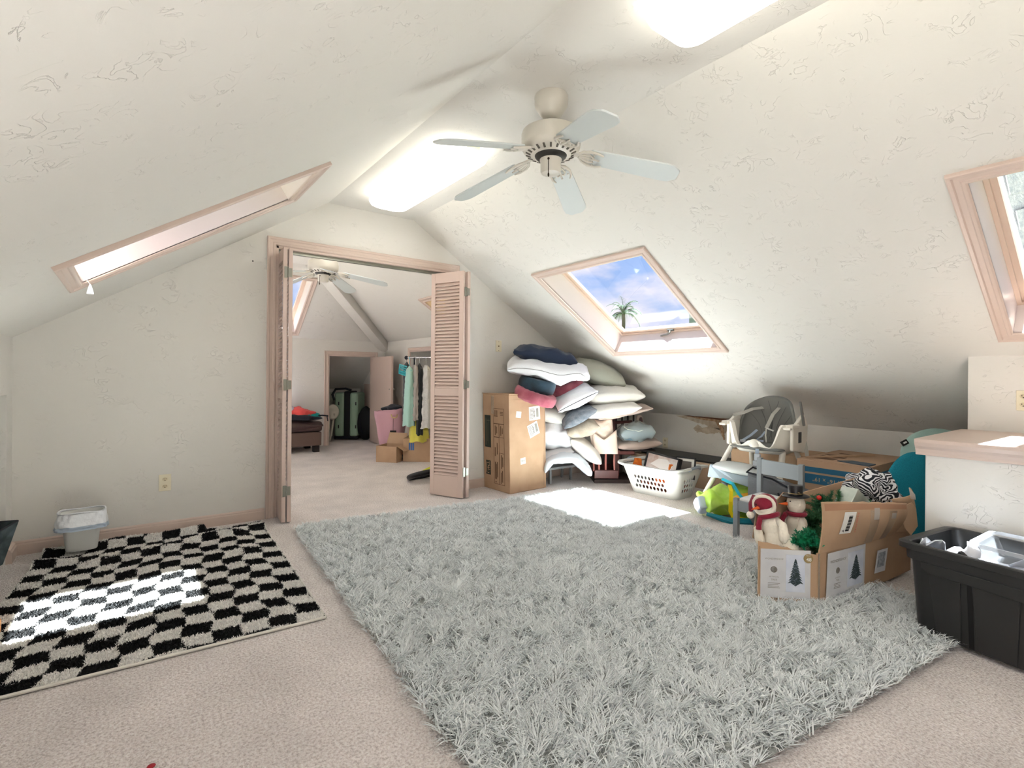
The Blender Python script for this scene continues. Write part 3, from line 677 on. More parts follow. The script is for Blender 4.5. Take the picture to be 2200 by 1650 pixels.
# chequered rug
CQ = [(-.426, 4.475), (.862, 4.50), (.784, 2.548), (-.62, 2.62)]
ck = thing('chequered_rug', 'black and white chequered pile rug lying in front of the waste bin', 'rug', (.15, 3.5, 0))
NCX, NCY = 12, 17
def cell(u, v, wob=True):
    x = u * NCX; y = v * NCY
    if wob: x = x + .10 * np.sin(y * 2.1 + x * .7); y = y + .12 * np.sin(x * 1.7) + .25 * np.sin(u * 7)
    return (np.floor(x) + np.floor(y)).astype(int) % 2      # 0 = near-left colour
par = (NCX - 1) % 2     # near right corner must be white
def isblack(u, v): return (cell(u, v) + par) % 2 == 1
def ckz(u, v):
    return .010 + .030 * np.exp(-((v - .865 + .04 * np.sin(u * 5)) / .022) ** 2) + .006 * np.sin(u * 17 + v * 9) * v + .012 * np.exp(-((v - .60 - .07 * u) / .02) ** 2) * (u > .3) + np.where(v > .955, (v - .955) * .9 * (u < .7), 0)
b = MB(); b.grid(lambda u, v: bil(CQ, u, v) + (float(ckz(np.array(u), np.array(v))),), 60, 90); cb = b.build('rug_backing', tone_mat('rug_backing_tone'), ck, world=True, solid=0)
at = cb.data.attributes.new('tone', 'FLOAT_COLOR', 'FACE'); cc = []
for j in range(89):
    for i in range(59):
        k = bool(isblack(np.array((i + .5) / 59), np.array((j + .5) / 89))); cc += [.012, .013, .014, 1] if k else [.8, .78, .74, 1]
at.data.foreach_set('color', cc)
b = MB(); edge = [bil(CQ, i / 40, 0) for i in range(41)] + [bil(CQ, 1, i / 50) for i in range(51)] + [bil(CQ, 0, 1 - i / 50) for i in range(51)][:0]
b.tube([(x, y, .010) for x, y in edge[:41]], .007, 6); b.tube([bil(CQ, 1, i / 60) + (float(ckz(np.array(1.), np.array(i / 60))) * 1.0,) for i in range(61)], .006, 6); b.tube([bil(CQ, 0, i / 60) + (float(ckz(np.array(0.), np.array(i / 60))),) for i in range(61)], .006, 6)
b.build('rug_binding', mat('binding_white', (226, 222, 212), .8), ck, world=True, smooth=True)
n = 110000; u = np.random.uniform(.002, .998, n); v = np.random.uniform(.002, .998, n); k = isblack(u, v); X, Y = bil(CQ, u, v)
g = np.random.uniform(.9, 1.0, n); col = np.where(k[:, None], np.stack([np.random.uniform(.008, .022, n)] * 3, 1), np.stack([g, g * .97, g * .92], 1))
pile_mesh('rug_pile', tone_mat('chequered_yarn', .9, .12), ck, X - .15, Y - 3.5, ckz(u, v) - .003, np.random.uniform(.010, .018, n), np.random.uniform(.005, .008, n), np.random.uniform(0, 6.28, n), np.random.uniform(.05, .5, n), np.random.uniform(0, .5, n), col, seg=2)

# ------------------------------------------------------------------ soft things
def weld(b, d=1e-5):
    key = {}; mp = []; vs = []
    for p in b.v:
        k = tuple(round(c / d) for c in p)
        if k not in key: key[k] = len(vs); vs.append(p)
        mp.append(key[k])
    fs = []
    for f in b.f:
        g = []
        for i in f:
            if not g or mp[i] != g[-1]: g.append(mp[i])
        if len(g) > 2 and g[0] == g[-1]: g.pop()
        if len(set(g)) == len(g) and len(g) > 2: fs.append(tuple(g))
    b.v, b.f = vs, fs; return b
def cloth(name, c, **kw): return mat(name, c, .9, bump=kw.pop('bump', .002), bscale=kw.pop('bscale', 120), sheen=.2, spec=.2, **kw)
def pillow_mb(w, d, h, pinch=.07, wr=.012, seed=0, n=22, path=None, sag=0, folds=0):
    b = MB(); off = Vector((seed * 7.3, seed * 3.1, 0))
    def sh(u, v, s):
        x = u * (1 - pinch * (1 - v * v) * u * u); y = v * (1 - pinch * (1 - u * u) * v * v)
        t = max(0, (1 - u * u)) ** .5 * max(0, (1 - v * v)) ** .5; z = s * .5 * h * t ** .72
        q = Vector((x * w / 2, y * d / 2, 0)); k = noise.noise((q + off) * 7) * wr * 1.6 + noise.noise((q * 1.0 + off) * 19) * wr * .8
        if folds: k += math.sin(q.x * folds + 3 * noise.noise((q + off) * 5)) * wr * .7
        z += k * min(1, t * 3) * s - sag * (u * u); X = x * w / 2
        if path:
            L = (u + 1) / 2 * (len(path) - 1); i = min(int(L), len(path) - 2); f = L - i
            P = lambda j: Vector(path[max(0, min(len(path) - 1, j))])
            a, p1, p2, e = P(i - 1), P(i), P(i + 1), P(i + 2)
            c = .5 * ((2 * p1) + (p2 - a) * f + (2 * a - 5 * p1 + 4 * p2 - e) * f * f + (3 * p1 - a - 3 * p2 + e) * f ** 3)
            tg = (p2 - p1).normalized(); nn = Vector((-tg.y, tg.x)); c = c + nn * z
            return (c.x, y * d / 2, c.y)
        return (X, y * d / 2, z)
    for s in (1, -1):
        g = MB(); g.grid(lambda a, c: sh(math.sin((a - .5) * PI), math.sin((c - .5) * PI), s), n, n)
        if s < 0: g.f = [tuple(reversed(f)) for f in g.f]
        b.add(g.v, g.f)
    return weld(b), lambda u, v: sh(u, v, 0)
def place(o, c, rz=0, tilt=0, roll=0):
    o.matrix_basis = TR(*c) @ RZ(SCR + rz) @ RY(-math.radians(tilt)) @ RX(math.radians(roll)); return o
def pillow(label, m, c, w, d, h, tilt=0, roll=0, rz=0, piping=None, name='pillow', cat='pillow', group='pillows heaped in the corner', **kw):
    b, fn = pillow_mb(w, d, h, **kw)
    o = b.build(name, m, smooth=True, ang=180); tag(o, label, cat, group); place(o, c, rz, tilt, roll)
    if piping:
        p = MB(); k = 14; E_ = [fn(-1 + 2 * i / k, -1) for i in range(k)] + [fn(1, -1 + 2 * i / k) for i in range(k)] + [fn(1 - 2 * i / k, 1) for i in range(k)] + [fn(-1, 1 - 2 * i / k) for i in range(k)]
        p.tube(E_, .0035, 6, closed=True); p.build('piping', piping, o, smooth=True)
    return o
def round_cushion(label, m, c, r, h, tilt, roll=0, seed=1, name='round_cushion', sx=1):
    b = MB(); prof = [(.001, -h * .36), (r * .5, -h * .42), (r * .8, -h * .48), (r * .94, -h * .42), (r, -h * .2), (r * 1.01, 0), (r, h * .2), (r * .94, h * .42), (r * .8, h * .49), (r * .5, h * .46), (r * .2, h * .42), (.001, h * .36)]
    b.lathe(prof, 40, sx=sx)
    b.v = [(x + noise.noise(Vector((x * 9 + seed, y * 9, z * 9))) * .006, y, z + noise.noise(Vector((x * 12, y * 12 + seed, z * 12))) * .008) for x, y, z in b.v]
    b.v = [(x, y, z + .003 * math.sin(math.atan2(y, x) * 26)) for x, y, z in b.v]
    o = b.build(name, m, smooth=True, ang=180); tag(o, label, 'cushion', 'round velvet cushions in the pillow heap'); return place(o, c, 0, tilt, roll)
CW = cloth('white_cotton', (232, 232, 234)); CC = cloth('cream_linen', (216, 211, 202)); CB = cloth('pale_blue_cotton', (214, 222, 230))
BLK = mat('black_piping', (22, 24, 34), .7)
NAVY = cloth('navy_cotton', (44, 54, 74)); ROSE = cloth('rose_velvet', (164, 84, 98), c2=(188, 110, 122), vscale=9); TEALD = cloth('dark_teal_velvet', (46, 62, 72), c2=(60, 84, 100), vscale=7)
SAGE = cloth('sage_cotton', (160, 160, 146)); BGREY = mat('blue_grey_cord', (130, 134, 140), .9, bump=.006, bscale=50, c2=(102, 110, 120), vscale=22); TAUPE = cloth('taupe_velvet', (160, 148, 132), c2=(182, 170, 154), vscale=12)
BEIGE = cloth('beige_canvas', (222, 202, 186)); PEACH = cloth('peach_tan_vinyl', (208, 186, 172))

pillow('dark navy blue pillow on the very top of the heap', NAVY, (3.579, 4.191, 1.414), .68, .42, .20, -9, 6, seed=1, wr=.02, folds=26, pinch=.05)
pillow('long creased white pillow directly under the navy one', CW, (3.567, 4.137, 1.239), .84, .46, .22, 0, 8, seed=2, wr=.02, piping=mat('grey_piping', (150, 148, 146), .8), path=[(-.42, .05), (-.30, .07), (-.1, .05), (.1, .0), (.22, .01), (.32, .02), (.42, -.04)])
round_cushion('dark teal round velvet cushion above the rose one at left of the heap', TEALD, (3.466, 4.176, 1.11), .195, .15, -11, 8)
round_cushion('rose pink round cushion resting against the top of the tall cardboard box', ROSE, (3.413, 4.14, 0.989), .225, .12, -18, 8, 3)
round_cushion('rose pink round cushion wedged under the right end of the long white pillow', ROSE, (3.924, 4.207, 1.077), .19, .13, 24, 8, 5)
pillow('white pillow with one black piped edge, tilted up to the right under a rose cushion', CW, (3.869, 4.036, 0.97), .47, .46, .18, 27, 10, seed=4, piping=BLK)
pillow('sage green pillow at the top right, under the sloping ceiling', SAGE, (4.293, 4.093, 1.236), .60, .5, .26, -22, 5, seed=5, pinch=.04)
pillow('plump cream pillow pointing right, second below the sage one', CC, (4.338, 3.934, 1.002), .66, .5, .23, 2, 5, seed=6)
pillow('thinner cream pillow lying on the tan glider cushion', CC, (4.277, 3.917, 0.848), .64, .5, .17, 9, 6, seed=7, pinch=.09)
pillow('pale pillow half hidden behind the tall cardboard box, below the rose cushion', CC, (3.855, 4.359, 0.768), .42, .44, .19, -14, 6, seed=8)
pillow('blue-grey corduroy pillow poking out at the middle of the heap', BGREY, (3.947, 4.064, 0.768), .40, .42, .15, 30, 6, seed=9, wr=.008)
pillow('taupe velvet pillow below the blue-grey corduroy one', TAUPE, (4.024, 4.082, 0.635), .36, .4, .19, 14, 5, seed=10, wr=.018)
pillow('bulging white pillow with deep folds beside the tall cardboard box', CW, (3.89, 4.333, 0.536), .42, .42, .36, -6, 5, seed=11, wr=.035, pinch=.02)
pillow('flat white pillow with black piping above the draped one', CW, (3.841, 4.307, 0.343), .40, .42, .11, 14, 5, seed=12, piping=BLK)
pillow('cream pillow sliding down to the right, above the draped one', CC, (4.087, 4.085, 0.397), .42, .40, .17, -38, 5, seed=13)
pillow('pale blue-white pillow draped over a low metal stool at the bottom', CB, (3.879, 4.116, 0.022), .70, .36, .115, 0, 0, seed=14, wr=.01, path=[(-0.272, 0.146), (-0.212, 0.257), (-0.086, 0.288), (0.05, 0.288), (0.151, 0.207), (0.222, 0.121)])
# grey folding stool below
st = thing('metal_stool', 'grey metal stool legs showing under the draped pillow', 'stool', (3.93, 4.36, 0))
GREYM = mat('grey_metal', (148, 150, 150), .4, metal=.3)
b = MB(); b.box(-.22, .26, -.10, .16, .16, .185); b.build('seat', GREYM, st, bevel=.004)
for x, y in ((-.17, -.07), (.19, -.02), (-.16, .14), (.2, .14)):
    b = MB(); b.box(x - .013, x + .013, y - .013, y + .013, 0, .165); b.build('leg', GREYM, st, bevel=.003)

# ------------------------------------------------------------------ cardboard
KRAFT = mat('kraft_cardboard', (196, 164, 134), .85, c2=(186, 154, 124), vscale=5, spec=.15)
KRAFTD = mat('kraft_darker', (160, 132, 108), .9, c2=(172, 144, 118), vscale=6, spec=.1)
LABEL = mat('paper_label', (232, 230, 222), .6); INK = mat('black_ink', (40, 38, 34), .8); GINK = mat('dark_green_ink', (56, 62, 54), .8)
TAPE = mat('packing_tape', (212, 190, 162), .15, alpha=.38, spec=.8)
def decal(parent, M, rects, m, name='print', d=.0012):
    b = MB()
    for x0, y0, x1, y1 in rects: b.box(x0, x1, y0, y1, 0, d)
    b.v = [tuple(M @ Vector(p)) for p in b.v]
    return b.build(name, m, parent, world=True)
def txt(parent, M, s, size, m, name='lettering', bold=0):
    vs, fs = text_mb(s, size, M @ TR(0, 0, .0016), bold); b = MB(); b.add(vs, fs); return b.build(name, m, parent, world=True)
# tall box
tb = thing('cardboard_box', 'tall closed cardboard box standing upright left of the pillow heap', 'box', (3.34, 4.38, 0))
H_ = 1.005; q = [(3.10, 4.145), (3.615, 4.185), (3.595, 4.60), (3.085, 4.595)]
b = MB(); b.hexa([(x, y, 0) for x, y in q], [(x - .03, y, H_) for x, y in q]); b.build('box_body', KRAFT, tb, world=True, bevel=.006)
b = MB()
b.hexa([(3.07, 4.14, H_), (3.32, 4.16, H_), (3.30, 4.60, H_), (3.055, 4.595, H_)], [(3.065, 4.13, H_ + .012), (3.33, 4.16, H_ + .002), (3.31, 4.60, H_ + .002), (3.045, 4.595, H_ + .010)])
b.build('top_flap', KRAFT, tb, world=True); b = MB()
b.hexa([(3.335, 4.16, H_), (3.588, 4.185, H_), (3.57, 4.60, H_), (3.315, 4.60, H_)], [(3.335, 4.16, H_ + .003), (3.588, 4.18, H_ + .008), (3.57, 4.60, H_ + .008), (3.315, 4.60, H_ + .003)])
b.build('top_flap', KRAFT, tb, world=True)
# left face: x along -Y (towards the camera is right), y up
ML_ = frame((3.0845, 4.595, 0), (.015, -.45, 0), (-.03, 0, 1.0))      # width .45
decal(tb, ML_, [(.03, .44, .135, .78)], GINK); decal(tb, ML_, [(.045, .15, .125, .30)], GINK)
decal(tb, ML_ @ TR(0, 0, .0014), [(.055, .17, .062, .28), (.07, .165, .1, .172), (.08, .19, .088, .25), (.1, .2, .115, .207), (.07, .22, .108, .227), (.1, .25, .106, .29), (.065, .27, .095, .277), (.085, .24, .115, .247)], KRAFT)
decal(tb, ML_ @ TR(0, 0, .0014), [(.05, .46, .06, .75), (.075, .5, .08, .7), (.095, .48, .1, .74), (.07, .72, .12, .73)], mat('olive_print', (92, 94, 76), .8))
L_ = []
def fr_(x0, y0, x1, y1, t=.0035): L_.extend([(x0, y0, x1, y0 + t), (x0, y1 - t, x1, y1), (x0, y0, x0 + t, y1), (x1 - t, y0, x1, y1)])
fr_(.185, .07, .365, .86); fr_(.185, .70, .365, .86); fr_(.185, .56, .28, .70); fr_(.28, .56, .365, .70); fr_(.185, .07, .28, .56); fr_(.28, .07, .365, .40)
for x in (.205, .225, .245): L_.append((x, .79, x + .008, .84)); L_.append((x - .004, .775, x + .012, .785))
for yy in (.82, .805, .79): L_.append((.30, yy, .35, yy + .006))
for (x, y0, y1) in ((.21, .58, .68), (.235, .60, .67), (.305, .58, .68), (.33, .6, .66), (.205, .12, .30), (.222, .12, .28), (.24, .14, .30), (.205, .36, .45), (.24, .38, .5), (.305, .1, .2), (.325, .1, .22), (.31, .24, .38), (.33, .26, .36)): L_.append((x, y0, x + .010, y1))
L_ += [(.21, .085, .222, .097), (.30, .085, .312, .097)]
decal(tb, ML_, L_, mat('brown_ink', (96, 68, 46), .85))
decal(tb, ML_, [(.15, .80, .20, .99)], TAPE, 'tape')
MF_ = frame((3.10, 4.143, 0), (.515, .04, 0), (-.03, 0, 1))
for (x, y, w, h, a, lines) in ((.065, .775, .07, .065, -8, 0), (.255, .73, .16, .145, 4, 1), (.27, .545, .15, .14, 20, 1), (.14, .285, .07, .065, 6, 2)):
    M_ = MF_ @ TR(x, y, 0) @ RZ(math.radians(a)); decal(tb, M_, [(0, 0, w, h)], LABEL, 'label')
    if lines == 1: decal(tb, M_ @ TR(0, 0, .0014), [(.012, .02 + .014 * i, .055 + .02 * (i % 3), .024 + .014 * i) for i in range(8)] + [(.105 + .0065 * i, .03, .105 + .0035 + .0065 * i, .12) for i in range(5)] + [(.07, .03, .078, .11)], mat('grey_ink', (130, 130, 120), .8))
    if lines == 2: decal(tb, M_ @ TR(0, 0, .0014), [(.012 + .01 * i, .025, .016 + .01 * i, .045) for i in range(5)], MATS['grey_ink'])
decal(tb, MF_, [(.475, .03, .478, .97), (.02, .955, .47, .957)], KRAFTD, 'crease')

# ------------------------------------------------------------------ glider rocker
MAH = mat('mahogany_wood', (104, 56, 52), .35, c2=(84, 44, 40), vscale=6, spec=.5); MAH_LIT = mat('mahogany_lit', (176, 108, 98), .35); DBR = mat('dark_brown_base', (58, 46, 44), .6)
gl = thing('glider_chair', 'mahogany glider rocking chair with beige cushions and side pocket right of the pillow heap', 'chair', (4.358, 3.919, 0.0), SCR)
def gb(name, bx, m, bevel=.006, M=None):
    b = MB(); b.box(*bx, M=M); return b.build(name, m, gl, bevel=bevel)
gb('base_plate', (-.20, .24, 0, .48, 0, .045), DBR); gb('base_riser', (-.16, .2, .42, .46, .04, .3), DBR)
gb('bottom_rail', (-.20, .07, -.01, .03, .055, .15), MAH); gb('bottom_rail', (-.20, .07, .40, .44, .055, .15), MAH)
for x in (-.205, -.145, -.07, .026):
    b = MB(); b.tube([(x * 1.0, .01, .14), (x * 1.0 - .003, .01, .25), (x, .01, .345)], [.010, .012, .010], 8); b.build('spindle', MAH_LIT, gl, smooth=True)  # paler mahogany puts the light on the spindles into their colour
gb('side_rail', (-.17, .085, -.02, .05, .335, .375), MAH, .01); gb('seat_rail', (.0, .25, -.01, .05, .325, .365), MAH, .01)
gb('post', (.062, .115, .16, .20, .05, .30), MAH); gb('post', (.16, .2, .4, .43, .05, .34), DBR)
b = MB(); b.prism([(-.06, .02, .72), (-.035, .02, .735), (.0, .02, .72), (.025, .02, .62), (.045, .02, .47), (.055, .02, .36), (.0, .02, .345), (-.005, .02, .45), (-.03, .02, .58), (-.055, .02, .66)], (0, .035, 0)); b.build('arm_board', MAH, gl, bevel=.006)
b = MB(); b.prism([(.035, .28, .70), (.065, .28, .715), (.09, .28, .70), (.085, .28, .5), (.05, .28, .44), (.03, .28, .5)], (0, .03, 0)); b.build('arm_board', MAH, gl, bevel=.006)
gb('back_rail', (.10, .36, .40, .43, .62, .655), MAH, M=TR(0, 0, .0) @ RY(math.radians(-4))); gb('back_rail', (.08, .38, .42, .45, .75, .78), DBR)
for x in (.12, .19, .26, .33): gb('back_slat', (x, x + .018, .43, .445, .46, .80), DBR, .003)
b = MB(); b.prism([(.36, .40, .50), (.36, .40, .69), (.375, .40, .735), (.405, .40, .745), (.435, .40, .73), (.45, .40, .68), (.44, .40, .50)], (0, .035, 0)); b.build('arm_pad', BEIGE, gl, bevel=.01)
b = MB(); b.prism([(.395, .395, .56), (.392, .395, .68), (.405, .395, .715), (.428, .395, .715), (.44, .395, .68), (.435, .395, .56)], (0, .01, 0)); b.build('arm_end', MAH, gl, bevel=.004)
# arm cover with the slanting pocket
b = MB()
def cov(u, v):
    x = -.27 + .275 * u + .03 * (1 - v) * (.5 - u) + .05 * (1 - v) ; z = .715 - .36 * (1 - v) + .012 * math.sin(u * 9); y = -.04 - .035 * math.sin(u * PI) * math.sin(v * PI) + .006 * math.sin(v * 23 + u * 7)
    return (x - .02, y, z)
b.grid(cov, 14, 14); b.build('arm_cover', BEIGE, gl, smooth=True, solid=.012)
b = MB()
def pocket(u, v):
    top = .50 + .10 * abs(u - .45) * 2; z = .345 + (top - .345) * v; x = -.235 + .26 * u + .02 * (1 - v); return (x, -.085 - .03 * math.sin(u * PI) * v, z)
b.grid(pocket, 14, 8); b.build('pocket', BEIGE, gl, smooth=True, solid=.01)
b, _f = pillow_mb(.50, .52, .15, pinch=.02, wr=.006, seed=20); o = b.build('seat_cushion', PEACH, gl, smooth=True, ang=180); o.matrix_basis = TR(.30, .22, .435) @ RY(math.radians(-5))
gb('seat_support', (.0, .50, .05, .42, .355, .375), DBR)
b, _f = pillow_mb(.62, .45, .09, pinch=.02, wr=.006, seed=21)
o = tag(b.build('glider_cushion', PEACH, smooth=True, ang=180), 'flat tan cushion bridging the glider under the cream pillows', 'cushion'); place(o, (4.536, 3.948, 0.801), 0, 12, 4)
# bagged blanket
bb_ = thing('bagged_blanket', 'folded blue-grey blanket in a clear zipped plastic bag on the glider seat', 'blanket', (4.599, 3.801, 0.47), SCR)
b, _f = pillow_mb(.34, .30, .17, pinch=.0, wr=.012, seed=22); o = b.build('blanket', cloth('slate_blanket', (84, 108, 126), c2=(120, 140, 146), vscale=18), bb_, smooth=True, ang=180); o.matrix_basis = TR(0, 0, .10) @ RY(math.radians(-5))
b, _f = pillow_mb(.38, .33, .21, pinch=-.02, wr=.022, seed=23)
vb = bpy.data.materials.new('clear_vinyl'); vb.use_nodes = True; p_ = vb.node_tree.nodes['Principled BSDF']; p_.inputs['Base Color'].default_value = (.75, .85, .85, 1); p_.inputs['Alpha'].default_value = .38; p_.inputs['Roughness'].default_value = .12; p_.inputs['Specular IOR Level'].default_value = .9
o = b.build('plastic_bag', vb, bb_, smooth=True, ang=180); o.matrix_basis = TR(0, 0, .105) @ RY(math.radians(-5))
b = MB(); b.tube([(-.12, -.15, .15), (.0, -.165, .13), (.14, -.15, .16), (.17, -.05, .18), (.1, .1, .2), (-.1, .08, .19), (-.14, -.08, .17)], .005, 6, closed=True); b.build('zip', mat('zip_cream', (205, 208, 196), .5), bb_, smooth=True)

# ------------------------------------------------------------------ laundry basket
lb = thing('laundry_basket', 'white plastic laundry basket with round holes and grey handles', 'basket', (4.41, 3.29, 0), math.radians(3))
BASK = mat('basket_plastic', (208, 208, 203), .35); GRIP = mat('grey_grip', (128, 136, 144), .5)
hx0, hy0, hx1, hy1, hz = .165, .27, .26, .345, .30
def rr_pt(t, hx, hy, e=4.5):
    r = .085; sx, sy = hx - r, hy - r; per = 4 * (sx + sy) + 2 * PI * r; d = (t % 1) * per
    for (L, f) in ((2 * sy, lambda q: (hx, -sy + q)), (PI * r / 2, lambda q: (sx + r * math.cos(q / r), sy + r * math.sin(q / r))), (2 * sx, lambda q: (sx - q, hy)), (PI * r / 2, lambda q: (-sx - r * math.sin(q / r), sy + r * math.cos(q / r))),
                   (2 * sy, lambda q: (-hx, sy - q)), (PI * r / 2, lambda q: (-sx - r * math.cos(q / r), -sy - r * math.sin(q / r))), (2 * sx, lambda q: (-sx + q, -hy)), (PI * r / 2, lambda q: (sx + r * math.sin(q / r), -sy - r * math.cos(q / r)))):
        if d <= L + 1e-9: return f(d)
        d -= L
    return (hx, -sy)
def bwall(t, z, ins=0):
    f = z / hz; return rr_pt(t, hx0 + (hx1 - hx0) * f - ins, hy0 + (hy1 - hy0) * f - ins) + (z,)
NT, NZ_ = 176, 26
holes = []
rows_ = (.085, .133, .181)
bm = bmesh.new(); vg = {}
def inhole(t, z):
    x, y, _ = bwall(t, z); 
    for zi, zc in enumerate(rows_):
        if abs(z - zc) < .019:
            side = abs(x) / (hx0 + (hx1 - hx0) * z / hz) > abs(y) / (hy0 + (hy1 - hy0) * z / hz)
            s_ = y if side else x; lim = .172 if side else .10; k = .042; c = (round(s_ / k - .25 * (zi % 2) * 2) + .25 * (zi % 2) * 2) * k
            if abs(c) < lim and ((s_ - c) / .0145) ** 2 + ((z - zc) / .0185) ** 2 < 1: return True
    return False
zs = [0, .01, .03, .06] + [.066 + i * .0033 for i in range(41)] + [.22, .25, .285]
NT = 560
for i in range(NT):
    for j, z in enumerate(zs): vg[i, j] = bm.verts.new(bwall(i / NT, z))
for i in range(NT):
    for j in range(len(zs) - 1):
        if inhole((i + .5) / NT, (zs[j] + zs[j + 1]) / 2): continue
        a = (i + 1) % NT; bm.faces.new((vg[i, j], vg[a, j], vg[a, j + 1], vg[i, j + 1]))
bm.faces.new([vg[i, 0] for i in range(NT)][::-1])
me = bpy.data.meshes.new('basket_body'); bm.to_mesh(me); bm.free(); me.materials.append(BASK); me.shade_smooth(); me.set_sharp_from_angle(angle=math.radians(50))
o = bpy.data.objects.new('basket_body', me); COL.objects.link(o); o.parent = lb; k = o.modifiers.new('s', 'SOLIDIFY'); k.thickness = .004; k.offset = -1
b = MB(); n = 120; prf = [(0, .283), (0, .30), (.012, .308), (.032, .302), (.036, .284), (.030, .283), (.026, .296), (.012, .299), (.006, .296)]
rings = []
for d_, z in prf: rings.append([bwall(i / n, .285)[:2] for i in range(n)])
vs = []
for (d_, z) in prf:
    for i in range(n):
        x, y, _ = bwall(i / n, .285, -d_); dip = .0 ; end = max(0, abs(y) / .34 - .8) * 5; dz = .018 * end * (abs(x) > .08); vs.append((x * (1 + 0 * end), y * (1 + .02 * end), z + .012 * end))
m_ = len(prf); b.add(vs, [(k * n + i, k * n + (i + 1) % n, ((k + 1) % m_) * n + (i + 1) % n, ((k + 1) % m_) * n + i) for k in range(m_) for i in range(n)])
b.build('rim', BASK, lb, smooth=True)
for s_ in (1, -1):
    b = MB(); b.tube([(-.10, s_ * .365, .295), (-.06, s_ * .385, .318), (0, s_ * .392, .324), (.06, s_ * .385, .318), (.10, s_ * .365, .295)], [.012, .014, .014, .014, .012], 10); b.build('handle', GRIP, lb, smooth=True)
# contents
ORG = mat('orange_plastic', (232, 130, 30), .5, c2=(214, 100, 24), vscale=20); 
pf = thing('framed_picture', 'large black framed picture leaning in the laundry basket, seen from its front', 'picture frame', (4.33, 3.30, .20), math.radians(94))
FRB = mat('frame_black', (30, 30, 32), .35)
b = MB(); w_, h_ = .42, .24
b.box(-w_ / 2, w_ / 2, 0, .05, 0, .018); b.box(-w_ / 2, w_ / 2, 0, .05, h_ - .018, h_); b.box(-w_ / 2, -w_ / 2 + .018, 0, .05, 0, h_); b.box(w_ / 2 - .018, w_ / 2, 0, .05, 0, h_); f1 = b.build('frame', FRB, pf, bevel=.002)
b = MB(); b.box(-w_ / 2 + .016, w_ / 2 - .016, .012, .02, .016, h_ - .016); f2 = b.build('picture', mat('faded_print', (226, 220, 214), .5, c2=(186, 150, 136), vscale=9), pf)
b = MB(); b.prism([(-.14, .011, .12), (-.05, .011, .19), (.06, .011, .2), (.14, .011, .15), (.12, .011, .10), (0, .011, .09)], (0, -.001, 0)); f3 = b.build('print_shape', mat('print_white', (244, 240, 236), .5), pf)
pf.matrix_basis = TR(4.30, 3.26, .18) @ RZ(math.radians(-93)) @ RX(math.radians(-14)) @ RY(math.radians(4))
p2 = thing('framed_picture', 'small black framed picture with white mat standing at the right end of the laundry basket', 'picture frame', (4.45, 3.05, .2)); 
b = MB(); b.box(-.10, .10, 0, .02, 0, .012); b.box(-.10, .10, 0, .02, .20, .215); b.box(-.10, -.088, 0, .02, 0, .215); b.box(.088, .10, 0, .02, 0, .215); b.build('frame', FRB, p2)
b = MB(); b.box(-.09, .09, .006, .012, .01, .205); b.build('mat_board', LABEL, p2); b = MB(); b.box(-.06, .06, .004, .007, .04, .175); b.build('picture', mat('grey_photo', (112, 106, 100), .5), p2)
p2.matrix_basis = TR(4.46, 3.06, .185) @ RZ(math.radians(-75)) @ RX(math.radians(-10))
for (x, y, z, w, h, a, lab) in ((4.27, 3.50, .22, .13, .17, -80, 'crumpled orange bag at the left end of the laundry basket'), (4.34, 3.12, .2, .10, .17, -60, 'orange packet between the two frames in the laundry basket')):
    b = MB(); b.grid(lambda u, v: ((u - .5) * w * (1.1 - .7 * v * (1 - .5 * u)), .02 * noise.noise(Vector((u * 4, v * 4, a))) , v * h), 10, 10); o = b.build('orange_bag', ORG, smooth=True, solid=.012); tag(o, lab, 'bag'); o.matrix_basis = TR(x, y, z - .04) @ RZ(math.radians(a))
o = MB(); o.box(-.10, .12, -.22, .18, 0, .08); bo = o.build('folded_papers', mat('mixed_papers', (170, 80, 44), .8, c2=(52, 50, 50), vscale=18)); tag(bo, 'orange and grey bundle seen through the holes of the laundry basket', 'bundle'); bo.matrix_basis = TR(4.41, 3.29, .04) @ RZ(.05)
b = MB(); b.box(-.12, .02, -.2, .0, 0, .08); k = b.build('bundle_top', mat('papers_orange', (206, 98, 40), .8), bo); k.location = (0, 0, .082)

# boxes by the low wall
lx = thing('cardboard_box', 'long low tan box along the low wall behind the laundry basket', 'box', (5.13, 3.1, 0))
b = MB(); b.box(4.95, 5.33, 2.83, 4.15, 0, .265); b.build('box_body', mat('tan_board', (188, 160, 134), .85), lx, world=True, bevel=.004); b = MB(); b.box(4.945, 5.333, 2.825, 4.155, .262, .272); b.build('lid', mat('tan_board_light', (198, 172, 146), .85), lx, world=True, bevel=.002)
b = MB(); b.hexa([(5.02, 2.84, .272), (5.30, 2.84, .272), (5.30, 4.05, .272), (5.02, 4.05, .272)], [(5.02, 2.84, .29), (5.30, 2.84, .318), (5.30, 4.05, .318), (5.02, 4.05, .29)]); solo('poster_case', b, FRB, 'flat black case lying on the long tan box by the low wall', 'case', bevel=.004)
b = MB(); b.box(5.06, 5.10, 3.6, 4.0, .30, .36)
def closed_box(label, x0, x1, y0, y1, z, m=KRAFT, rz=0, z0=0):
    t = thing('cardboard_box', label, 'box', ((x0 + x1) / 2, (y0 + y1) / 2, z0), rz); hx, hy = (x1 - x0) / 2, (y1 - y0) / 2
    b = MB(); b.box(-hx, hx, -hy, hy, 0, z - z0 - .004); b.build('box_body', m, t, bevel=.004)
    for s_ in (-1, 1):
        b = MB(); b.box(min(0, s_ * hx) + (.001 if s_ > 0 else 0), max(0, s_ * hx) - (.001 if s_ < 0 else 0), -hy, hy, z - z0 - .004, z - z0); b.build('top_flap', m, t)
    return t
closed_box('plain brown cardboard box behind the high chair legs', 4.80, 5.30, 2.10, 2.76, .50)
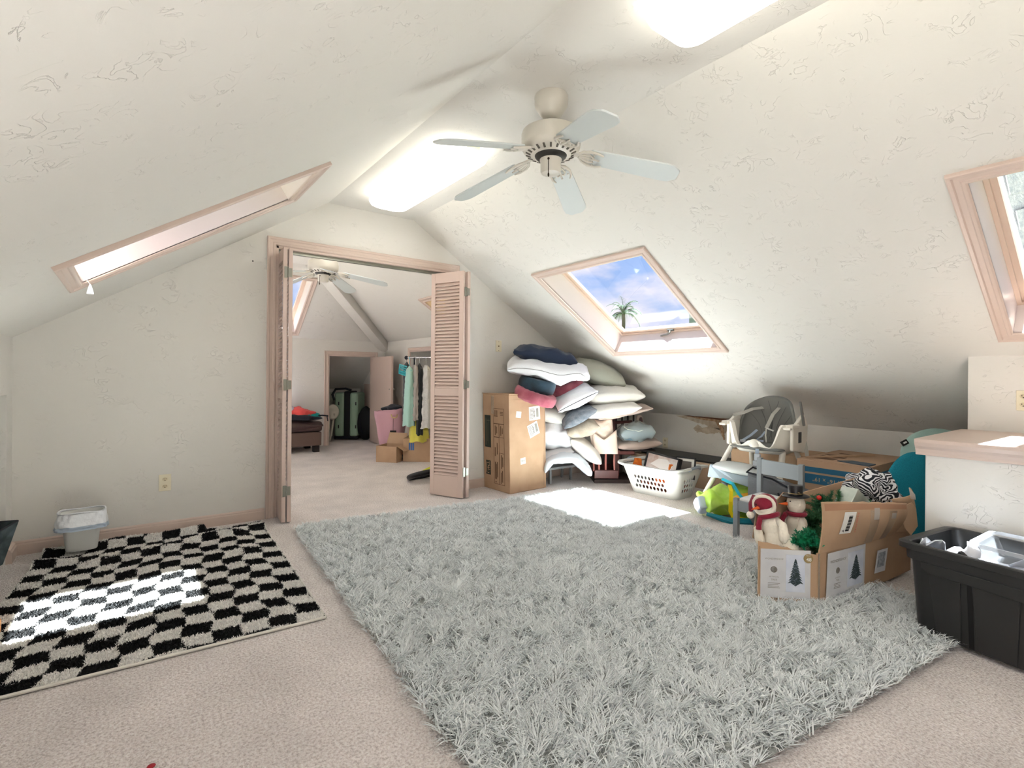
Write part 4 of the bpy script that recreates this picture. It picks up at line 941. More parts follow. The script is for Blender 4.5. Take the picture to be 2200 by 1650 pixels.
closed_box('brown cardboard box low between the laundry basket and the high chair', 4.72, 5.05, 2.40, 2.80, .20, m=KRAFTD, rz=0) if False else None
sb = closed_box('cardboard box with two blue stripes printed with its size, against the low wall', 4.36, 5.19, 1.42, 1.94, .55, m=mat('kraft_stripe_box', (182, 150, 122), .85))
BLUE = mat('blue_stripe_ink', (38, 96, 128), .7)
MLs = frame((4.36, 1.94, 0), (0, -1, 0), (0, 0, 1)); MFs = frame((4.36, 1.42, 0), (1, 0, 0), (0, 0, 1))
for M_, w_ in ((MLs, .52), (MFs, .83)): decal(sb, M_, [(0, .455, w_, .495), (0, .365, w_, .44)], BLUE, 'stripe')
txt(sb, MLs @ TR(.26, .402, 0) @ RZ(PI), '24" x 16" x 19"', .045, mat('kraft_text', (206, 170, 132), .8))
decal(sb, MFs, [(.30 + .045 * i, .16 + .02 * (i % 2), .325 + .045 * i, .345) for i in range(6)], INK)
MTs = frame((4.36, 1.94, .55), (0, -1, 0), (1, 0, 0)); MTs = TR(0, 0, .001) @ Matrix(((0, 1, 0, 4.36), (-1, 0, 0, 1.94), (0, 0, 1, .55), (0, 0, 0, 1)))
decal(sb, MTs, [(.06, .38, .22, .44), (.06, .28, .24, .34), (.08, .12, .22, .22), (.10, .56, .30, .60)], mat('brown_print', (104, 78, 58), .8))
b = MB(); b.prism([(.26, .10, 0), (.50, .02, 0), (.50, .16, 0), (.33, .20, 0)], (0, 0, .006)); b.v = [tuple(MTs @ Vector(p)) for p in b.v]; b.build('torn_print', mat('slate_print', (70, 84, 96), .7), sb, world=True)
b = MB(); b.hexa([(4.44, 1.88, .552), (5.0, 1.60, .552), (5.02, 1.64, .552), (4.46, 1.92, .552)], [(4.44, 1.88, .557), (5.0, 1.60, .567), (5.02, 1.64, .567), (4.46, 1.92, .557)]); b.build('raised_edge', KRAFT, sb, world=True)

# grey storage bag
gbag = thing('storage_bag', 'grey fabric storage cube with black trim behind the grey child chair', 'storage bag', (4.24, 1.86, 0))
b = MB(); b.hexa([(4.08, 1.66, 0), (4.34, 1.66, 0), (4.34, 2.2, 0), (4.08, 2.2, 0)], [(4.08, 1.64, .30), (4.345, 1.62, .27), (4.345, 2.22, .40), (4.1, 2.22, .42)]); b.build('bag_body', cloth('charcoal_felt', (112, 114, 118)), gbag, world=True, bevel=.02)
b = MB(); b.tube([(4.08, 1.64, .30), (4.2, 1.64, .29), (4.345, 1.62, .27), (4.345, 1.9, .31), (4.345, 2.22, .40), (4.2, 2.22, .45), (4.1, 2.22, .42), (4.085, 2.0, .40), (4.085, 1.85, .34)], .007, 6, closed=True); b.build('edge_trim', BLK, gbag, world=True, smooth=True)
b = MB(); b.tube([(4.075, 1.74, .28), (4.06, 1.78, .20), (4.06, 1.9, .19), (4.075, 1.95, .30)], .008, 6); b.build('handle', BLK, gbag, world=True, smooth=True)

# ------------------------------------------------------------------ high chair
HCW = mat('cream_plastic', (236, 230, 218), .35); HCG = mat('grey_leatherette', (112, 112, 108), .5, bump=.0006, bscale=200); STRAP = cloth('grey_webbing', (170, 168, 160), bump=.0006); STRAPB = cloth('blue_webbing', (150, 162, 178), bump=.0006)
hc = thing('high_chair', 'white high chair with a grey padded seat by the damaged wall', 'high chair', (4.475, 2.268, 0.0), SCR - math.radians(50))
px = .00409
# legs: front-left splays out towards the camera, others
for nm, a, c_, r in (('leg', (-.235, -.10, .60), (-.47, -.30, .0), .021), ('leg', (-.17, .12, .60), (-.24, .34, 0), .021), ('leg', (.185, -.06, .60), (.21, -.28, 0), .024), ('leg', (.20, .14, .60), (.34, .34, 0), .021)):
    b = MB(); b.tube([a, c_], r, 14); b.build(nm, HCW, hc, smooth=True)
# seat shell
def hcring(t):    # t 0..1 around, start at the front centre, going right
    a = -PI / 2 + 2 * PI * t; e = 3.2; c, s_ = math.cos(a), math.sin(a)
    return math.copysign(abs(c) ** (2 / e), c) * .275, math.copysign(abs(s_) ** (2 / e), s_) * .20
def hctop(t):
    d = min(t, 1 - t) * 2   # 0 at front, 1 at back
    if d < .10: return .615 + .055 * math.exp(-(d / .045) ** 2)
    k = min(1, max(0, (d - .10) / .16)); return .615 + .195 * (k * k * (3 - 2 * k)) * (1 if d < .55 else max(0, 1 - (d - .55) / .12))
b = MB(); n = 96; rings = []
for j, (f, ins) in enumerate(((0, .07), (.25, .02), (1, 0), (1.0, .028), (.3, .045), (.02, .09))):
    row = []
    for i in range(n):
        t = i / n; x, y = hcring(t); z0 = .555; top = hctop(t); z = z0 + (top - z0) * f; k = 1 - ins / .24; row.append((x * k, y * k, z))
    rings += row
b.add(rings, [(j * n + i, j * n + (i + 1) % n, (j + 1) * n + (i + 1) % n, (j + 1) * n + i) for j in range(5) for i in range(n)] + [tuple(range(n - 1, -1, -1)), tuple(5 * n + i for i in range(n))])
b.build('seat_shell', HCW, hc, smooth=True, ang=50)
for s_ in (-1, 1):
    b = MB(); b.box(s_ * .275 - .03, s_ * .275 + .03, -.17, -.03, .785, .815); b.box(s_ * .275 - .038, s_ * .275 + .022, -.20, -.16, .775, .795); b.build('tray_rail', HCW, hc, bevel=.008)
b = MB(); b.prism([(.262, -.13, .60), (.262, .16, .56), (.262, .18, .80), (.262, .10, .90), (.262, -.06, .82), (.262, -.13, .80)], (.03, 0, 0)); b.build('side_panel', HCW, hc, bevel=.012)
b = MB(); b.prism([(-.262, -.10, .60), (-.262, .16, .56), (-.262, .18, .80), (-.262, .06, .88), (-.262, -.10, .80)], (-.03, 0, 0)); b.build('side_panel', HCW, hc, bevel=.012)
b = MB(); b.box(.292, .296, -.03, .03, .66, .75); b.build('adjust_button', mat('charcoal_plastic', (60, 62, 64), .4), hc, bevel=.004)
b = MB(); b.ball((0, -.185, .635), (.046, .024, .042), 18, 12); b.build('crotch_post', HCW, hc, smooth=True)
# grey liner: curved back, seat and side wings
def liner(u, v):
    a = (u - .5) * 2.75; rx, ry = .232, .185; hgt = .60 + v * (.44 * math.cos(a * .56) ** 1.0 + .0)
    lean = .10 * v; w = 1 + .10 * math.sin(v * PI * .8)
    return (rx * math.sin(a) * w * (1 - .18 * v * v), ry * math.cos(a) * (1 - .12 * v) - .055 + lean + .01 * math.sin(v * 3), hgt)
b = MB(); b.grid(liner, 40, 20); b.build('back_pad', HCG, hc, smooth=True, solid=.022, ang=180)
b = MB(); seam = lambda u0, u1, v0, v1: b.tube([Vector(liner(u0 + (u1 - u0) * k / 10 + .05 * math.sin(k / 10 * PI) * (1 if u0 < .5 else -1), v0 + (v1 - v0) * k / 10)) + Vector((0, -.013, 0)) for k in range(11)], .0016, 5)
seam(.44, .30, .1, .82); seam(.56, .70, .1, .82); seam(.40, .18, .1, .72); seam(.60, .82, .1, .72); seam(.48, .42, .1, .9); seam(.52, .58, .1, .9)
b.build('seam', mat('seam_dark', (78, 80, 78), .6), hc)
b, _f = pillow_mb(.42, .33, .06, pinch=-.05, wr=.003, seed=31); o = b.build('seat_pad', HCG, hc, smooth=True, ang=180); o.matrix_basis = TR(0, -.03, .60)
b = MB(); b.prism([(.245, .10, 1.0), (.275, .05, .93), (.305, .02, .80), (.30, .06, .80), (.27, .10, .90), (.235, .14, 1.0)], (.012, .01, 0)); b.build('pad_flap', HCG, hc, bevel=.004)
def strap(pts, m, w=.024, th=.003, nm='strap'):
    b = MB(); P = [Vector(p) for p in pts]; vs = []
    for i, p in enumerate(P):
        t = (P[min(i + 1, len(P) - 1)] - P[max(i - 1, 0)]).normalized(); s_ = t.cross(Vector((0, -1, .3))).normalized() * w / 2; n_ = s_.cross(t).normalized() * th / 2
        vs += [tuple(p - s_ - n_), tuple(p + s_ - n_), tuple(p + s_ + n_), tuple(p - s_ + n_)]
    fs = [(i * 4 + k, i * 4 + (k + 1) % 4, (i + 1) * 4 + (k + 1) % 4, (i + 1) * 4 + k) for i in range(len(P) - 1) for k in range(4)] + [(0, 1, 2, 3), tuple(len(vs) - 4 + k for k in (3, 2, 1, 0))]
    b.add(vs, fs); return b.build(nm, m, hc)
strap([(-.08, .16, .93), (-.12, .04, .92), (-.17, -.04, .885), (-.23, -.10, .865)], STRAP, .03)
strap([(.055, .17, .935), (.045, .07, .88), (.03, .02, .80), (.02, -.0, .76)], STRAP, .032)
strap([(.02, 0, .762), (.035, -.05, .70), (.06, -.09, .645)], STRAP, .012); strap([(.02, 0, .762), (.075, -.05, .755), (.12, -.09, .75)], STRAP, .012)
strap([(-.06, .0, .74), (-.09, -.06, .69), (-.13, -.12, .65)], STRAPB, .022); strap([(.01, .0, .73), (-.0, -.05, .69), (-.03, -.09, .66), (.04, -.1, .655)], STRAPB, .016)
strap([(.04, -.215, .60), (.042, -.225, .55), (.045, -.225, .50), (.045, -.22, .44)], STRAPB, .03)
b = MB(); b.box(.02, .072, -.235, -.215, .50, .56); b.box(.012, .08, -.24, -.21, .455, .50); b.build('buckle', mat('grey_buckle', (170, 174, 180), .35), hc, bevel=.006)
b = MB(); b.box(-.15, -.10, -.14, -.115, .632, .655); b.build('buckle', MATS['grey_buckle'], hc, bevel=.005)
# foot tray and cross bar
b, _f = pillow_mb(.40, .26, .095, pinch=-.1, wr=0, seed=1); o = b.build('tray', mat('pale_tray', (216, 220, 218), .3), hc, smooth=True, ang=180); o.matrix_basis = TR(-.11, -.18, .405) @ RY(math.radians(4)); 
b = MB(); b.prism([(-.375, -.24, .42), (-.20, -.29, .385), (.05, -.3, .37), (.27, -.26, .37), (.27, -.26, .25), (.1, -.3, .265), (-.1, -.3, .295), (-.25, -.28, .31), (-.40, -.24, .295)], (0, .05, 0)); b.build('foot_rest', mat('blue_grey_plastic', (158, 170, 180), .4), hc, bevel=.012)
def sling(u, v):
    x = -.26 + .50 * u; z = .27 - .16 * math.sin(PI * min(1, u * 1.0)) * (.35 + .65 * math.sin(PI * v)) - .04 * v; return (x, -.24 + .34 * v, z)
b = MB(); b.grid(sling, 14, 10); b.build('storage_sling', cloth('blue_grey_mesh', (150, 162, 178)), hc, smooth=True, solid=.006)
for x in (-.30, .30):
    b = MB(); b.tube([(x, -.2, .30), (x * .96, .22, .30)], .012, 8); b.build('side_bar', HCW, hc, smooth=True)
strap([(.28, .14, .66), (.31, .10, .58), (.335, .06, .50)], STRAP, .03)

# ------------------------------------------------------------------ grey child's chair
cc = thing('child_chair', 'small grey painted child chair with a white seat behind the open tree box', 'chair', (3.83, 1.89, 0))
GRP = mat('grey_paint', (140, 146, 150), .45, spec=.5)
SQ = [(3.655, 2.055), (3.645, 1.70), (3.975, 1.735), (4.035, 2.075)]     # near-left leg, near-right leg, far-right, far-left
def pbox(b, p, r, z0, z1): b.box(p[0] - r, p[0] + r, p[1] - r, p[1] + r, z0, z1)
for i, p in enumerate(SQ):
    b = MB(); pbox(b, p, .018, 0, .30 if i < 2 else .565); b.build('leg', GRP, cc, world=True, bevel=.003)
def rail(b, p, q, z0, z1, r=.011):
    p, q = Vector(p), Vector(q); d = (q - p).normalized(); n_ = Vector((-d.y, d.x)) * r; b.hexa([(p - n_)[:] + (z0,), (q - n_)[:] + (z0,), (q + n_)[:] + (z0,), (p + n_)[:] + (z0,)], [(p - n_)[:] + (z1,), (q - n_)[:] + (z1,), (q + n_)[:] + (z1,), (p + n_)[:] + (z1,)])
for i in range(4):
    b = MB(); rail(b, SQ[i], SQ[(i + 1) % 4], .205, .285); b.build('apron', GRP, cc, world=True, bevel=.002)
b = MB(); rail(b, SQ[2], SQ[3], .44, .555, .012); b.build('back_rest', GRP, cc, world=True, bevel=.003)
b = MB(); b.hexa([(3.665, 2.05, .283), (3.655, 1.71, .283), (3.965, 1.745, .283), (4.02, 2.065, .283)], [(3.665, 2.05, .296), (3.655, 1.71, .296), (3.965, 1.745, .296), (4.02, 2.065, .296)]); b.build('seat', mat('white_laminate', (236, 236, 234), .35), cc, world=True, bevel=.002)

# ------------------------------------------------------------------ beach bag
bg_ = thing('mesh_bag', 'lime and yellow mesh beach bag with turquoise straps slumped on the carpet', 'bag', (4.129, 2.322, 0.0), SCR)
LIME = mat('lime_mesh', (170, 214, 70), .6, c2=(196, 230, 110), vscale=10, bump=.003, bscale=30); YEL = mat('yellow_strap', (246, 222, 20), .5); TURQ = mat('turquoise_strap', (40, 190, 214), .5)
b, _f = pillow_mb(.54, .34, .25, pinch=-.04, wr=.038, seed=44, n=34, folds=14); o = b.build('bag_body', LIME, bg_, smooth=True, ang=180); o.matrix_basis = TR(.03, .12, .125) @ RY(math.radians(6))
b, _f = pillow_mb(.24, .12, .16, pinch=0, wr=.02, seed=42); o = b.build('orange_toy', mat('orange_toy', (240, 190, 60), .5, c2=(244, 150, 40), vscale=14), bg_, smooth=True, ang=180); o.matrix_basis = TR(.06, -.03, .16)
b, _f = pillow_mb(.16, .16, .14, pinch=0, wr=.03, seed=43); o = b.build('clear_bag', mat('pale_blue_plastic', (196, 208, 226), .3), bg_, smooth=True, ang=180); o.matrix_basis = TR(-.23, .08, .10)
def band(pts, w, m, nm, n_=(0, -1, .25)):
    b = MB(); P = [Vector(p) for p in pts]; vs = []
    for i, p in enumerate(P):
        t = (P[min(i + 1, len(P) - 1)] - P[max(i - 1, 0)]).normalized(); s_ = t.cross(Vector(n_)).normalized() * w / 2; q = s_.cross(t).normalized() * .003
        vs += [tuple(p - s_ - q), tuple(p + s_ - q), tuple(p + s_ + q), tuple(p - s_ + q)]
    b.add(vs, [(i * 4 + k, i * 4 + (k + 1) % 4, (i + 1) * 4 + (k + 1) % 4, (i + 1) * 4 + k) for i in range(len(P) - 1) for k in range(4)] + [(0, 1, 2, 3), tuple(len(vs) - 4 + k for k in (3, 2, 1, 0))]); return b.build(nm, m, bg_)
band([(-.06, .0, .29), (-.07, -.06, .25), (-.085, -.085, .17), (-.09, -.09, .09), (-.07, -.09, .045), (.0, -.10, .03), (.14, -.10, .02)], .03, YEL, 'yellow_trim')
band([(.10, -.09, .02), (.14, -.10, .10), (.13, -.09, .16), (.16, -.05, .24)], .03, YEL, 'yellow_trim')
band([(-.10, .06, .33), (-.05, -.04, .31), (-.02, -.08, .24), (.03, -.10, .17), (.09, -.11, .12), (.12, -.10, .15), (.10, -.04, .22)], .024, TURQ, 'handle')
band([(.02, .20, .29), (.08, .22, .33), (.16, .2, .33), (.24, .16, .29)], .03, TURQ, 'handle')
b = MB(); b.tube([(-.26, -.02, .05), (-.1, -.11, .015), (.08, -.13, .012), (.25, -.06, .02)], [.015, .03, .035, .02], 8); b.build('bag_base', mat('teal_base', (20, 120, 140), .5), bg_, smooth=True)

# ------------------------------------------------------------------ open tree box
tbx = thing('cardboard_box', 'open torn cardboard tree carton on the rug, full of snowmen and greenery', 'box', (3.2, 1.2, .02))
A_, B_, C_, D_ = (2.68, 1.384), (2.889, 1.179), (3.88, 1.05), (3.70, 1.30)
def wall(b, p, q, za, zb_, z0=.02, lean=0, th=.006, curve=0, n=12, rag=0, seed=0, lean_c=0):
    """cardboard panel from p to q, top height za..zb_, leaning outwards; ragged top"""
    p, q = Vector(p), Vector(q); d = q - p; nn = Vector((d.y, -d.x)).normalized(); vs = []
    for i in range(n + 1):
        f = i / n; c = p + d * f + nn * curve * math.sin(f * PI); top = za + (zb_ - za) * f + (random.Random(seed * 50 + i).uniform(-rag, rag) if 0 < i < n else 0)
        l_ = lean + lean_c * math.sin(f * PI)
        for (z, o_) in ((z0, 0), (top, l_)):
            e_ = c + nn * o_; g = e_ - nn * th; vs += [(e_.x, e_.y, z), (g.x, g.y, z)]
    fs = []
    for i in range(n):
        a = i * 4; k = a + 4; fs += [(a, k, k + 2, a + 2), (a + 1, a + 3, k + 3, k + 1), (a + 2, k + 2, k + 3, a + 3), (a, a + 1, k + 1, k)]
    fs += [(0, 2, 3, 1), (n * 4, n * 4 + 1, n * 4 + 3, n * 4 + 2)]; b.add(vs, fs)
b = MB(); wall(b, A_, B_, .335, .275, rag=.004, seed=1); wall(b, B_, C_, .285, .285, curve=.02, seed=2); wall(b, C_, D_, .285, .29); wall(b, D_, A_, .29, .31)
b.add([A_ + (.022,), B_ + (.022,), C_ + (.022,), D_ + (.022,)], [(0, 1, 2, 3)])
b.build('box_body', KRAFT, tbx, world=True)
# front flap standing up, bulging outwards
Bf = (2.895, 1.172); Cf = (3.80, 1.045)
b = MB(); p, q = Vector(Bf), Vector(Cf); nn = Vector(((q - p).y, -(q - p).x)).normalized(); vs = []; n, m_ = 16, 6
def flapP(f, g):
    f2 = f * .80; c = p + (q - p) * f2 + nn * (.02 * math.sin(f2 * PI)); out = .035 * math.sin(g * PI * .6) * (1 + f) - .02 * g * (1 - f); top = .555 - .045 * f - .03 * f * f; z = .285 + (top - .285) * g
    return c + nn * out, z
for t_ in (0, .007):
    for j in range(m_ + 1):
        for i in range(n + 1):
            c, z = flapP(i / n, j / m_); c = c - nn * t_; vs.append((c.x, c.y, z + (random.uniform(-.004, .004) if j == m_ else 0)))
w1 = n + 1; o1 = w1 * (m_ + 1); fs = []
for j in range(m_):
    for i in range(n): a = j * w1 + i; fs += [(a, a + 1, a + 1 + w1, a + w1), (o1 + a, o1 + a + w1, o1 + a + 1 + w1, o1 + a + 1)]
for i in range(n): a = m_ * w1 + i; fs += [(a, a + 1, o1 + a + 1, o1 + a)]; fs += [(i, o1 + i, o1 + i + 1, i + 1)]
for j in range(m_): a = j * w1; fs += [(a, a + w1, o1 + a + w1, o1 + a)]; a = j * w1 + n; fs += [(a, o1 + a, o1 + a + w1, a + w1)]
b.add(vs, fs); ff = b.build('front_flap', KRAFT, tbx, world=True, smooth=True)
def onflap(f0, f1, g0, g1, m, nm, n=6, k=6, d=.004, skew=0):
    b = MB(); vs = []
    for j in range(k + 1):
        for i in range(n + 1):
            g = g0 + (g1 - g0) * j / k; c, z = flapP(f0 + (f1 - f0) * i / n + skew * (g - g0), g); c = c + nn * d; vs.append((c.x, c.y, z))
    b.add(vs, [(j * (n + 1) + i, j * (n + 1) + i + 1, (j + 1) * (n + 1) + i + 1, (j + 1) * (n + 1) + i) for j in range(k) for i in range(n)]); return b.build(nm, m, tbx, world=True, smooth=True)
onflap(.015, .98, .84, .97, mat('kraft_worn', (176, 134, 104), .9), 'worn_band', n=16, k=2, d=.0015)
onflap(.52, .63, .0, .82, TAPE, 'tape', d=.003, skew=-.03); onflap(.74, .84, .0, .80, TAPE, 'tape', d=.003); onflap(.535, .60, .60, .88, mat('clear_tape_glare', (236, 232, 226), .1, alpha=.45), 'tape', d=.006); onflap(.76, .82, .6, .75, MATS['clear_tape_glare'], 'tape', d=.006)  # the pale patches over the tape paint its glare
lb_ = onflap(.17, .295, .35, .80, LABEL, 'label', d=.003, skew=.10)
b = MB()
for i in range(15):
    g = .40 + i * .022; w_ = .010 + .006 * (i % 3 == 0)
    for (fa_, fb_) in ((.222, .262),):
        c0, z0 = flapP(fa_ + .10 * (g - .35), g); c1, z1 = flapP(fb_ + .10 * (g - .35), g); c0 = c0 + nn * .0045; c1 = c1 + nn * .0045; b.add([(c0.x, c0.y, z0), (c1.x, c1.y, z1), (c1.x, c1.y, z1 + w_ * .35), (c0.x, c0.y, z0 + w_ * .35)], [(0, 1, 2, 3)])
b.build('barcode', INK, tbx, world=True, kind='stuff')
RED_ = mat('red_print', (206, 92, 78), .7)
def flapM(f, g, rot):
    c, z = flapP(f, g); c = c + nn * .006; d_ = (q - p).normalized(); return frame((c.x, c.y, z), (d_.x, d_.y, 0), (nn.x * .1, nn.y * .1, 1)) @ RZ(rot)
txt(tbx, flapM(.335, .575, math.radians(-100)), '212-666-7014-1', .017, RED_, bold=.0004); txt(tbx, flapM(.195, .42, math.radians(-100)), 'T', .022, INK, bold=.001)
# left panel print
MA = frame(A_ + (.02,), (B_[0] - A_[0], B_[1] - A_[1], 0), (0, 0, 1)); wA = math.hypot(B_[0] - A_[0], B_[1] - A_[1])
SILV = mat('silver_label', (206, 206, 210), .45, c2=(218, 218, 220), vscale=10); SNOW = mat('snow_photo', (222, 226, 236), .5, c2=(206, 212, 226), vscale=14); TREE = mat('tree_photo', (40, 54, 52), .7, c2=(66, 80, 84), vscale=90); GOLD = mat('gold_badge', (158, 136, 90), .6)
def tree_print(parent, M, s=1, sx=1.0):
    decal(parent, M, [(-.055 * sx, 0, .055 * sx, .205)], SNOW, 'photo')
    pts = [(0, .185)]; L_ = 9
    for i in range(L_): y = .17 - i * .0155; w_ = (.008 + i * .0048) * sx; pts += [(w_, y), (w_ * .62, y + .004)]
    pts += [(0, .032)]; pts += [(-x, y) for x, y in pts[::-1][1:-1]]
    b = MB(); b.add([tuple(M @ Vector((x, y, .002))) for x, y in pts], [tuple(range(len(pts)))]); b.build('tree_picture', TREE, parent, world=True)
    b = MB(); rn = random.Random(4)
    for i in range(70):
        y = rn.uniform(.035, .16); w_ = .043 * (1 - (y - .03) / .16) * sx; x = rn.uniform(-w_, w_); r = .0013; b.add([tuple(M @ Vector((x + a, y + c, .0026))) for a, c in ((-r, 0), (0, -r), (r, 0), (0, r))], [(0, 1, 2, 3)])
    b.build('tree_lights', mat('light_dots', (190, 196, 230), .5), parent, world=True, kind='stuff')
GRYT = mat('grey_lettering', (150, 144, 136), .7)
def print_panel(M, w, h, sx=1.0, tree_at=.70, badge=True):
    decal(tbx, M, [(0, 0, w, h)], SILV, 'label')
    tree_print(tbx, M @ TR(w * tree_at, .035, .0012) @ Matrix.Diagonal((1, (h - .06) / .205, 1, 1)), sx=sx)
    m2 = M @ TR(w * .27, 0, .0012)
    txt(tbx, m2 @ TR(0, h * .80, 0), 'WONDERSHOP', .0155 * sx, GRYT); b = MB(); b.lathe([(.0165, 0), (.0165, .0012), (.0145, .0012), (.0145, 0)], 24); b.v = [tuple(m2 @ TR(0, h * .58, 0) @ Vector(p_)) for p_ in b.v]; b.build('ring_print', GRYT, tbx, world=True)
    txt(tbx, m2 @ TR(0, h * .58, 0), '*', .022, GRYT); txt(tbx, m2 @ TR(0, h * .43, 0), 'ARTIFICIAL', .010, GRYT); txt(tbx, m2 @ TR(0, h * .37, 0), 'TREE', .014, GRYT)
    decal(tbx, m2, [(-.03, h * .20 + i * .008, .03 - .004 * (i % 3), h * .20 + i * .008 + .002) for i in range(4)], GRYT)
    if badge:
        b = MB(); b.lathe([(.0235, 0), (.0235, .0015)], 28); b.v = [tuple(M @ TR(w - .012, h * .84, .002) @ Vector(p_)) for p_ in b.v]; b.build('badge', GOLD, tbx, world=True)
        txt(tbx, M @ TR(w - .010, h * .82, .0036), '48', .026, LABEL, bold=.0006); txt(tbx, M @ TR(w - .012, h * .90, .0036), 'PRE-LIT', .007, LABEL)
print_panel(MA @ TR(.012, .022, .001), wA - .045, .255, sx=.85)
decal(tbx, MA, [(wA - .055, .026, wA - .036, .042)], INK, 'barcode')
dB = Vector((C_[0] - B_[0], C_[1] - B_[1])).normalized(); MBf = frame((B_[0] + dB.x * .06 + dB.y * .012, B_[1] + dB.y * .06 - dB.x * .012, .03), (dB.x, dB.y - .02, 0), (0, 0, 1))
print_panel(MBf @ Matrix(((1, .06, 0, 0), (0, 1, 0, 0), (0, 0, 1, 0), (0, 0, 0, 1))), .36, .245, sx=1.35, tree_at=.74, badge=False)
MB2 = MBf @ TR(.44, .07, .014); decal(tbx, MB2 @ Matrix(((1, .25, 0, 0), (0, 1, 0, 0), (0, 0, 1, 0), (0, 0, 0, 1))), [(0, 0, .11, .125)], SILV, 'label'); decal(tbx, MB2 @ Matrix(((1, .25, 0, 0), (0, 1, 0, 0), (0, 0, 1, 0), (0, 0, 0, 1))) @ TR(0, 0, .0012), [(.015, .03, .09, .11)], mat('grey_photo2', (120, 128, 140), .5, c2=(180, 184, 190), vscale=60), 'photo')
decal(tbx, frame(B_ + (.02,), (dB.x, dB.y, 0), (0, 0, 1)) @ TR(0, 0, .002), [(.004, 0, .022, .262)], TAPE, 'tape')
# end flap (left, behind the snowmen) and back flap
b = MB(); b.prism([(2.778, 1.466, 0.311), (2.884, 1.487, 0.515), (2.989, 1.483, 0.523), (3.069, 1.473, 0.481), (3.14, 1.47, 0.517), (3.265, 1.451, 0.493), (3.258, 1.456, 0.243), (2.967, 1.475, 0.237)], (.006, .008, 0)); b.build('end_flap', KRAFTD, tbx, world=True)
b = MB(); b.prism([(3.224, 1.457, 0.207), (3.265, 1.451, 0.493), (3.788, 1.309, 0.559), (3.831, 1.301, 0.41), (3.833, 1.3, 0.134)], (.005, .007, 0)); b.build('back_flap', KRAFT, tbx, world=True)
# torn right end
b = MB(); b.grid(lambda u, v: (3.66 + .20 * u + .03 * math.sin(v * 4) - .02 * v, 1.07 - .05 * math.sin(u * PI) - .03 * u, .29 + (.20 + .05 * u) * v), 10, 8); b.build('curled_flap', KRAFT, tbx, world=True, smooth=True, solid=.006)
b = MB(); b.prism([(3.598, 1.026, 0.448), (3.669, 0.986, 0.479), (3.687, 0.972, 0.447), (3.696, 0.965, 0.343), (3.654, 0.985, 0.292), (3.627, 1.004, 0.329), (3.61, 1.018, 0.4)], (.004, .006, 0)); b.build('torn_corner', KRAFT, tbx, world=True)
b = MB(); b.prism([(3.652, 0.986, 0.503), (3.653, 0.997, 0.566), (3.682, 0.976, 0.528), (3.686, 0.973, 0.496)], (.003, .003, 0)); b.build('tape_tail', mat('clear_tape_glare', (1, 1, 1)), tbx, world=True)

# snowmen
FLE = cloth('cream_fleece', (236, 228, 212), bump=.004, bscale=90); MAR = cloth('maroon_felt', (138, 36, 56)); COAL = mat('black_satin', (22, 22, 26), .3); CARR = mat('carrot_orange', (226, 96, 36), .6)
def snowman(label, c, lean, rz, s=1.0, hat='top', hold=False):
    t = thing('plush_snowman', label, 'snowman', c, 0, 'plush snowmen in the tree carton'); t.matrix_basis = TR(*c) @ RZ(SCR + rz) @ RY(lean) @ Matrix.Scale(s, 4)
    b = MB(); b.lathe([(.001, -.005), (.045, 0), (.075, .03), (.083, .07), (.076, .11), (.055, .14), (.046, .155), (.054, .18), (.05, .20), (.034, .225), (.028, .232), (.036, .245), (.045, .262), (.047, .285), (.04, .31), (.02, .328), (.001, .332)], 28)
    b.v = [(x + noise.noise(Vector((x * 30, y * 30, z * 30))) * .004, y * .85, z) for x, y, z in b.v]; b.build('body', FLE, t, smooth=True, ang=180)
    for sg in (-1, 1):
        b = MB(); b.tube([(sg * .035, -.01, .205), (sg * .062, -.03, .18), (sg * .06, -.05, .14), (sg * .056, -.058, .118), (sg * .055, -.06, .105)], [.014, .020, .023, .020, .008], 12); b.build('arm', FLE, t, smooth=True, ang=180)
    b = MB(); b.tube([(.042 * math.cos(a), .038 * math.sin(a), .232) for a in [2 * PI * k / 16 for k in range(16)]], .012, 8, closed=True); b.tube([(-.03, -.035, .232), (-.042, -.05, .20), (-.048, -.052, .18)], [.012, .013, .014], 8); b.build('scarf', MAR, t, smooth=True)
    b = MB(); b.lathe([(.009, 0), (.006, .02), (.001, .042)], 10, TR(-.02, -.037, .28) @ RZ(math.radians(-30)) @ RX(math.radians(90))); b.build('nose', CARR, t, smooth=True)
    for sg in (-1, 1):
        b = MB(); b.ball((-.012 + sg * .014, -.040, .297), .0035, 8, 6); b.build('eye', COAL, t, smooth=True)
    if hat == 'top':
        b = MB(); b.lathe([(.062, .318), (.066, .322), (.062, .326), (.034, .326), (.036, .372), (.034, .378), (.001, .379)], 26); b.build('top_hat', COAL, t, smooth=True, ang=50)
        b = MB(); b.lathe([(.0365, .335), (.0365, .339)], 24, caps=False); b.tube([(-.04, 0, .34), (.045, -.02, .345)], .0014, 5); b.build('hat_band', GOLD, t)
    else:
        b = MB(); b.ball((0, .004, .292), (.054, .050, .048), 20, 12); b.build('cap', MAR, t, smooth=True)
        b = MB(); b.tube([(.05 * math.cos(a), -.028 + .012 * math.cos(a) ** 2, .286 + .045 * math.sin(a)) for a in [2 * PI * k / 18 for k in range(18)]], .009, 8, closed=True); b.ball((-.085, -.01, .25), .019, 12, 8); b.build('cap_trim', FLE, t, smooth=True)
        b = MB(); b.tube([(-.03, .0, .32), (-.065, -.004, .295), (-.082, -.01, .262)], [.03, .018, .008], 10); b.build('cap_tail', MAR, t, smooth=True)
    return t
snowman('plush snowman in a maroon cap leaning left over the carton front', (2.853, 1.322, 0.194), math.radians(-20), -.85, 1.12, 'cap')
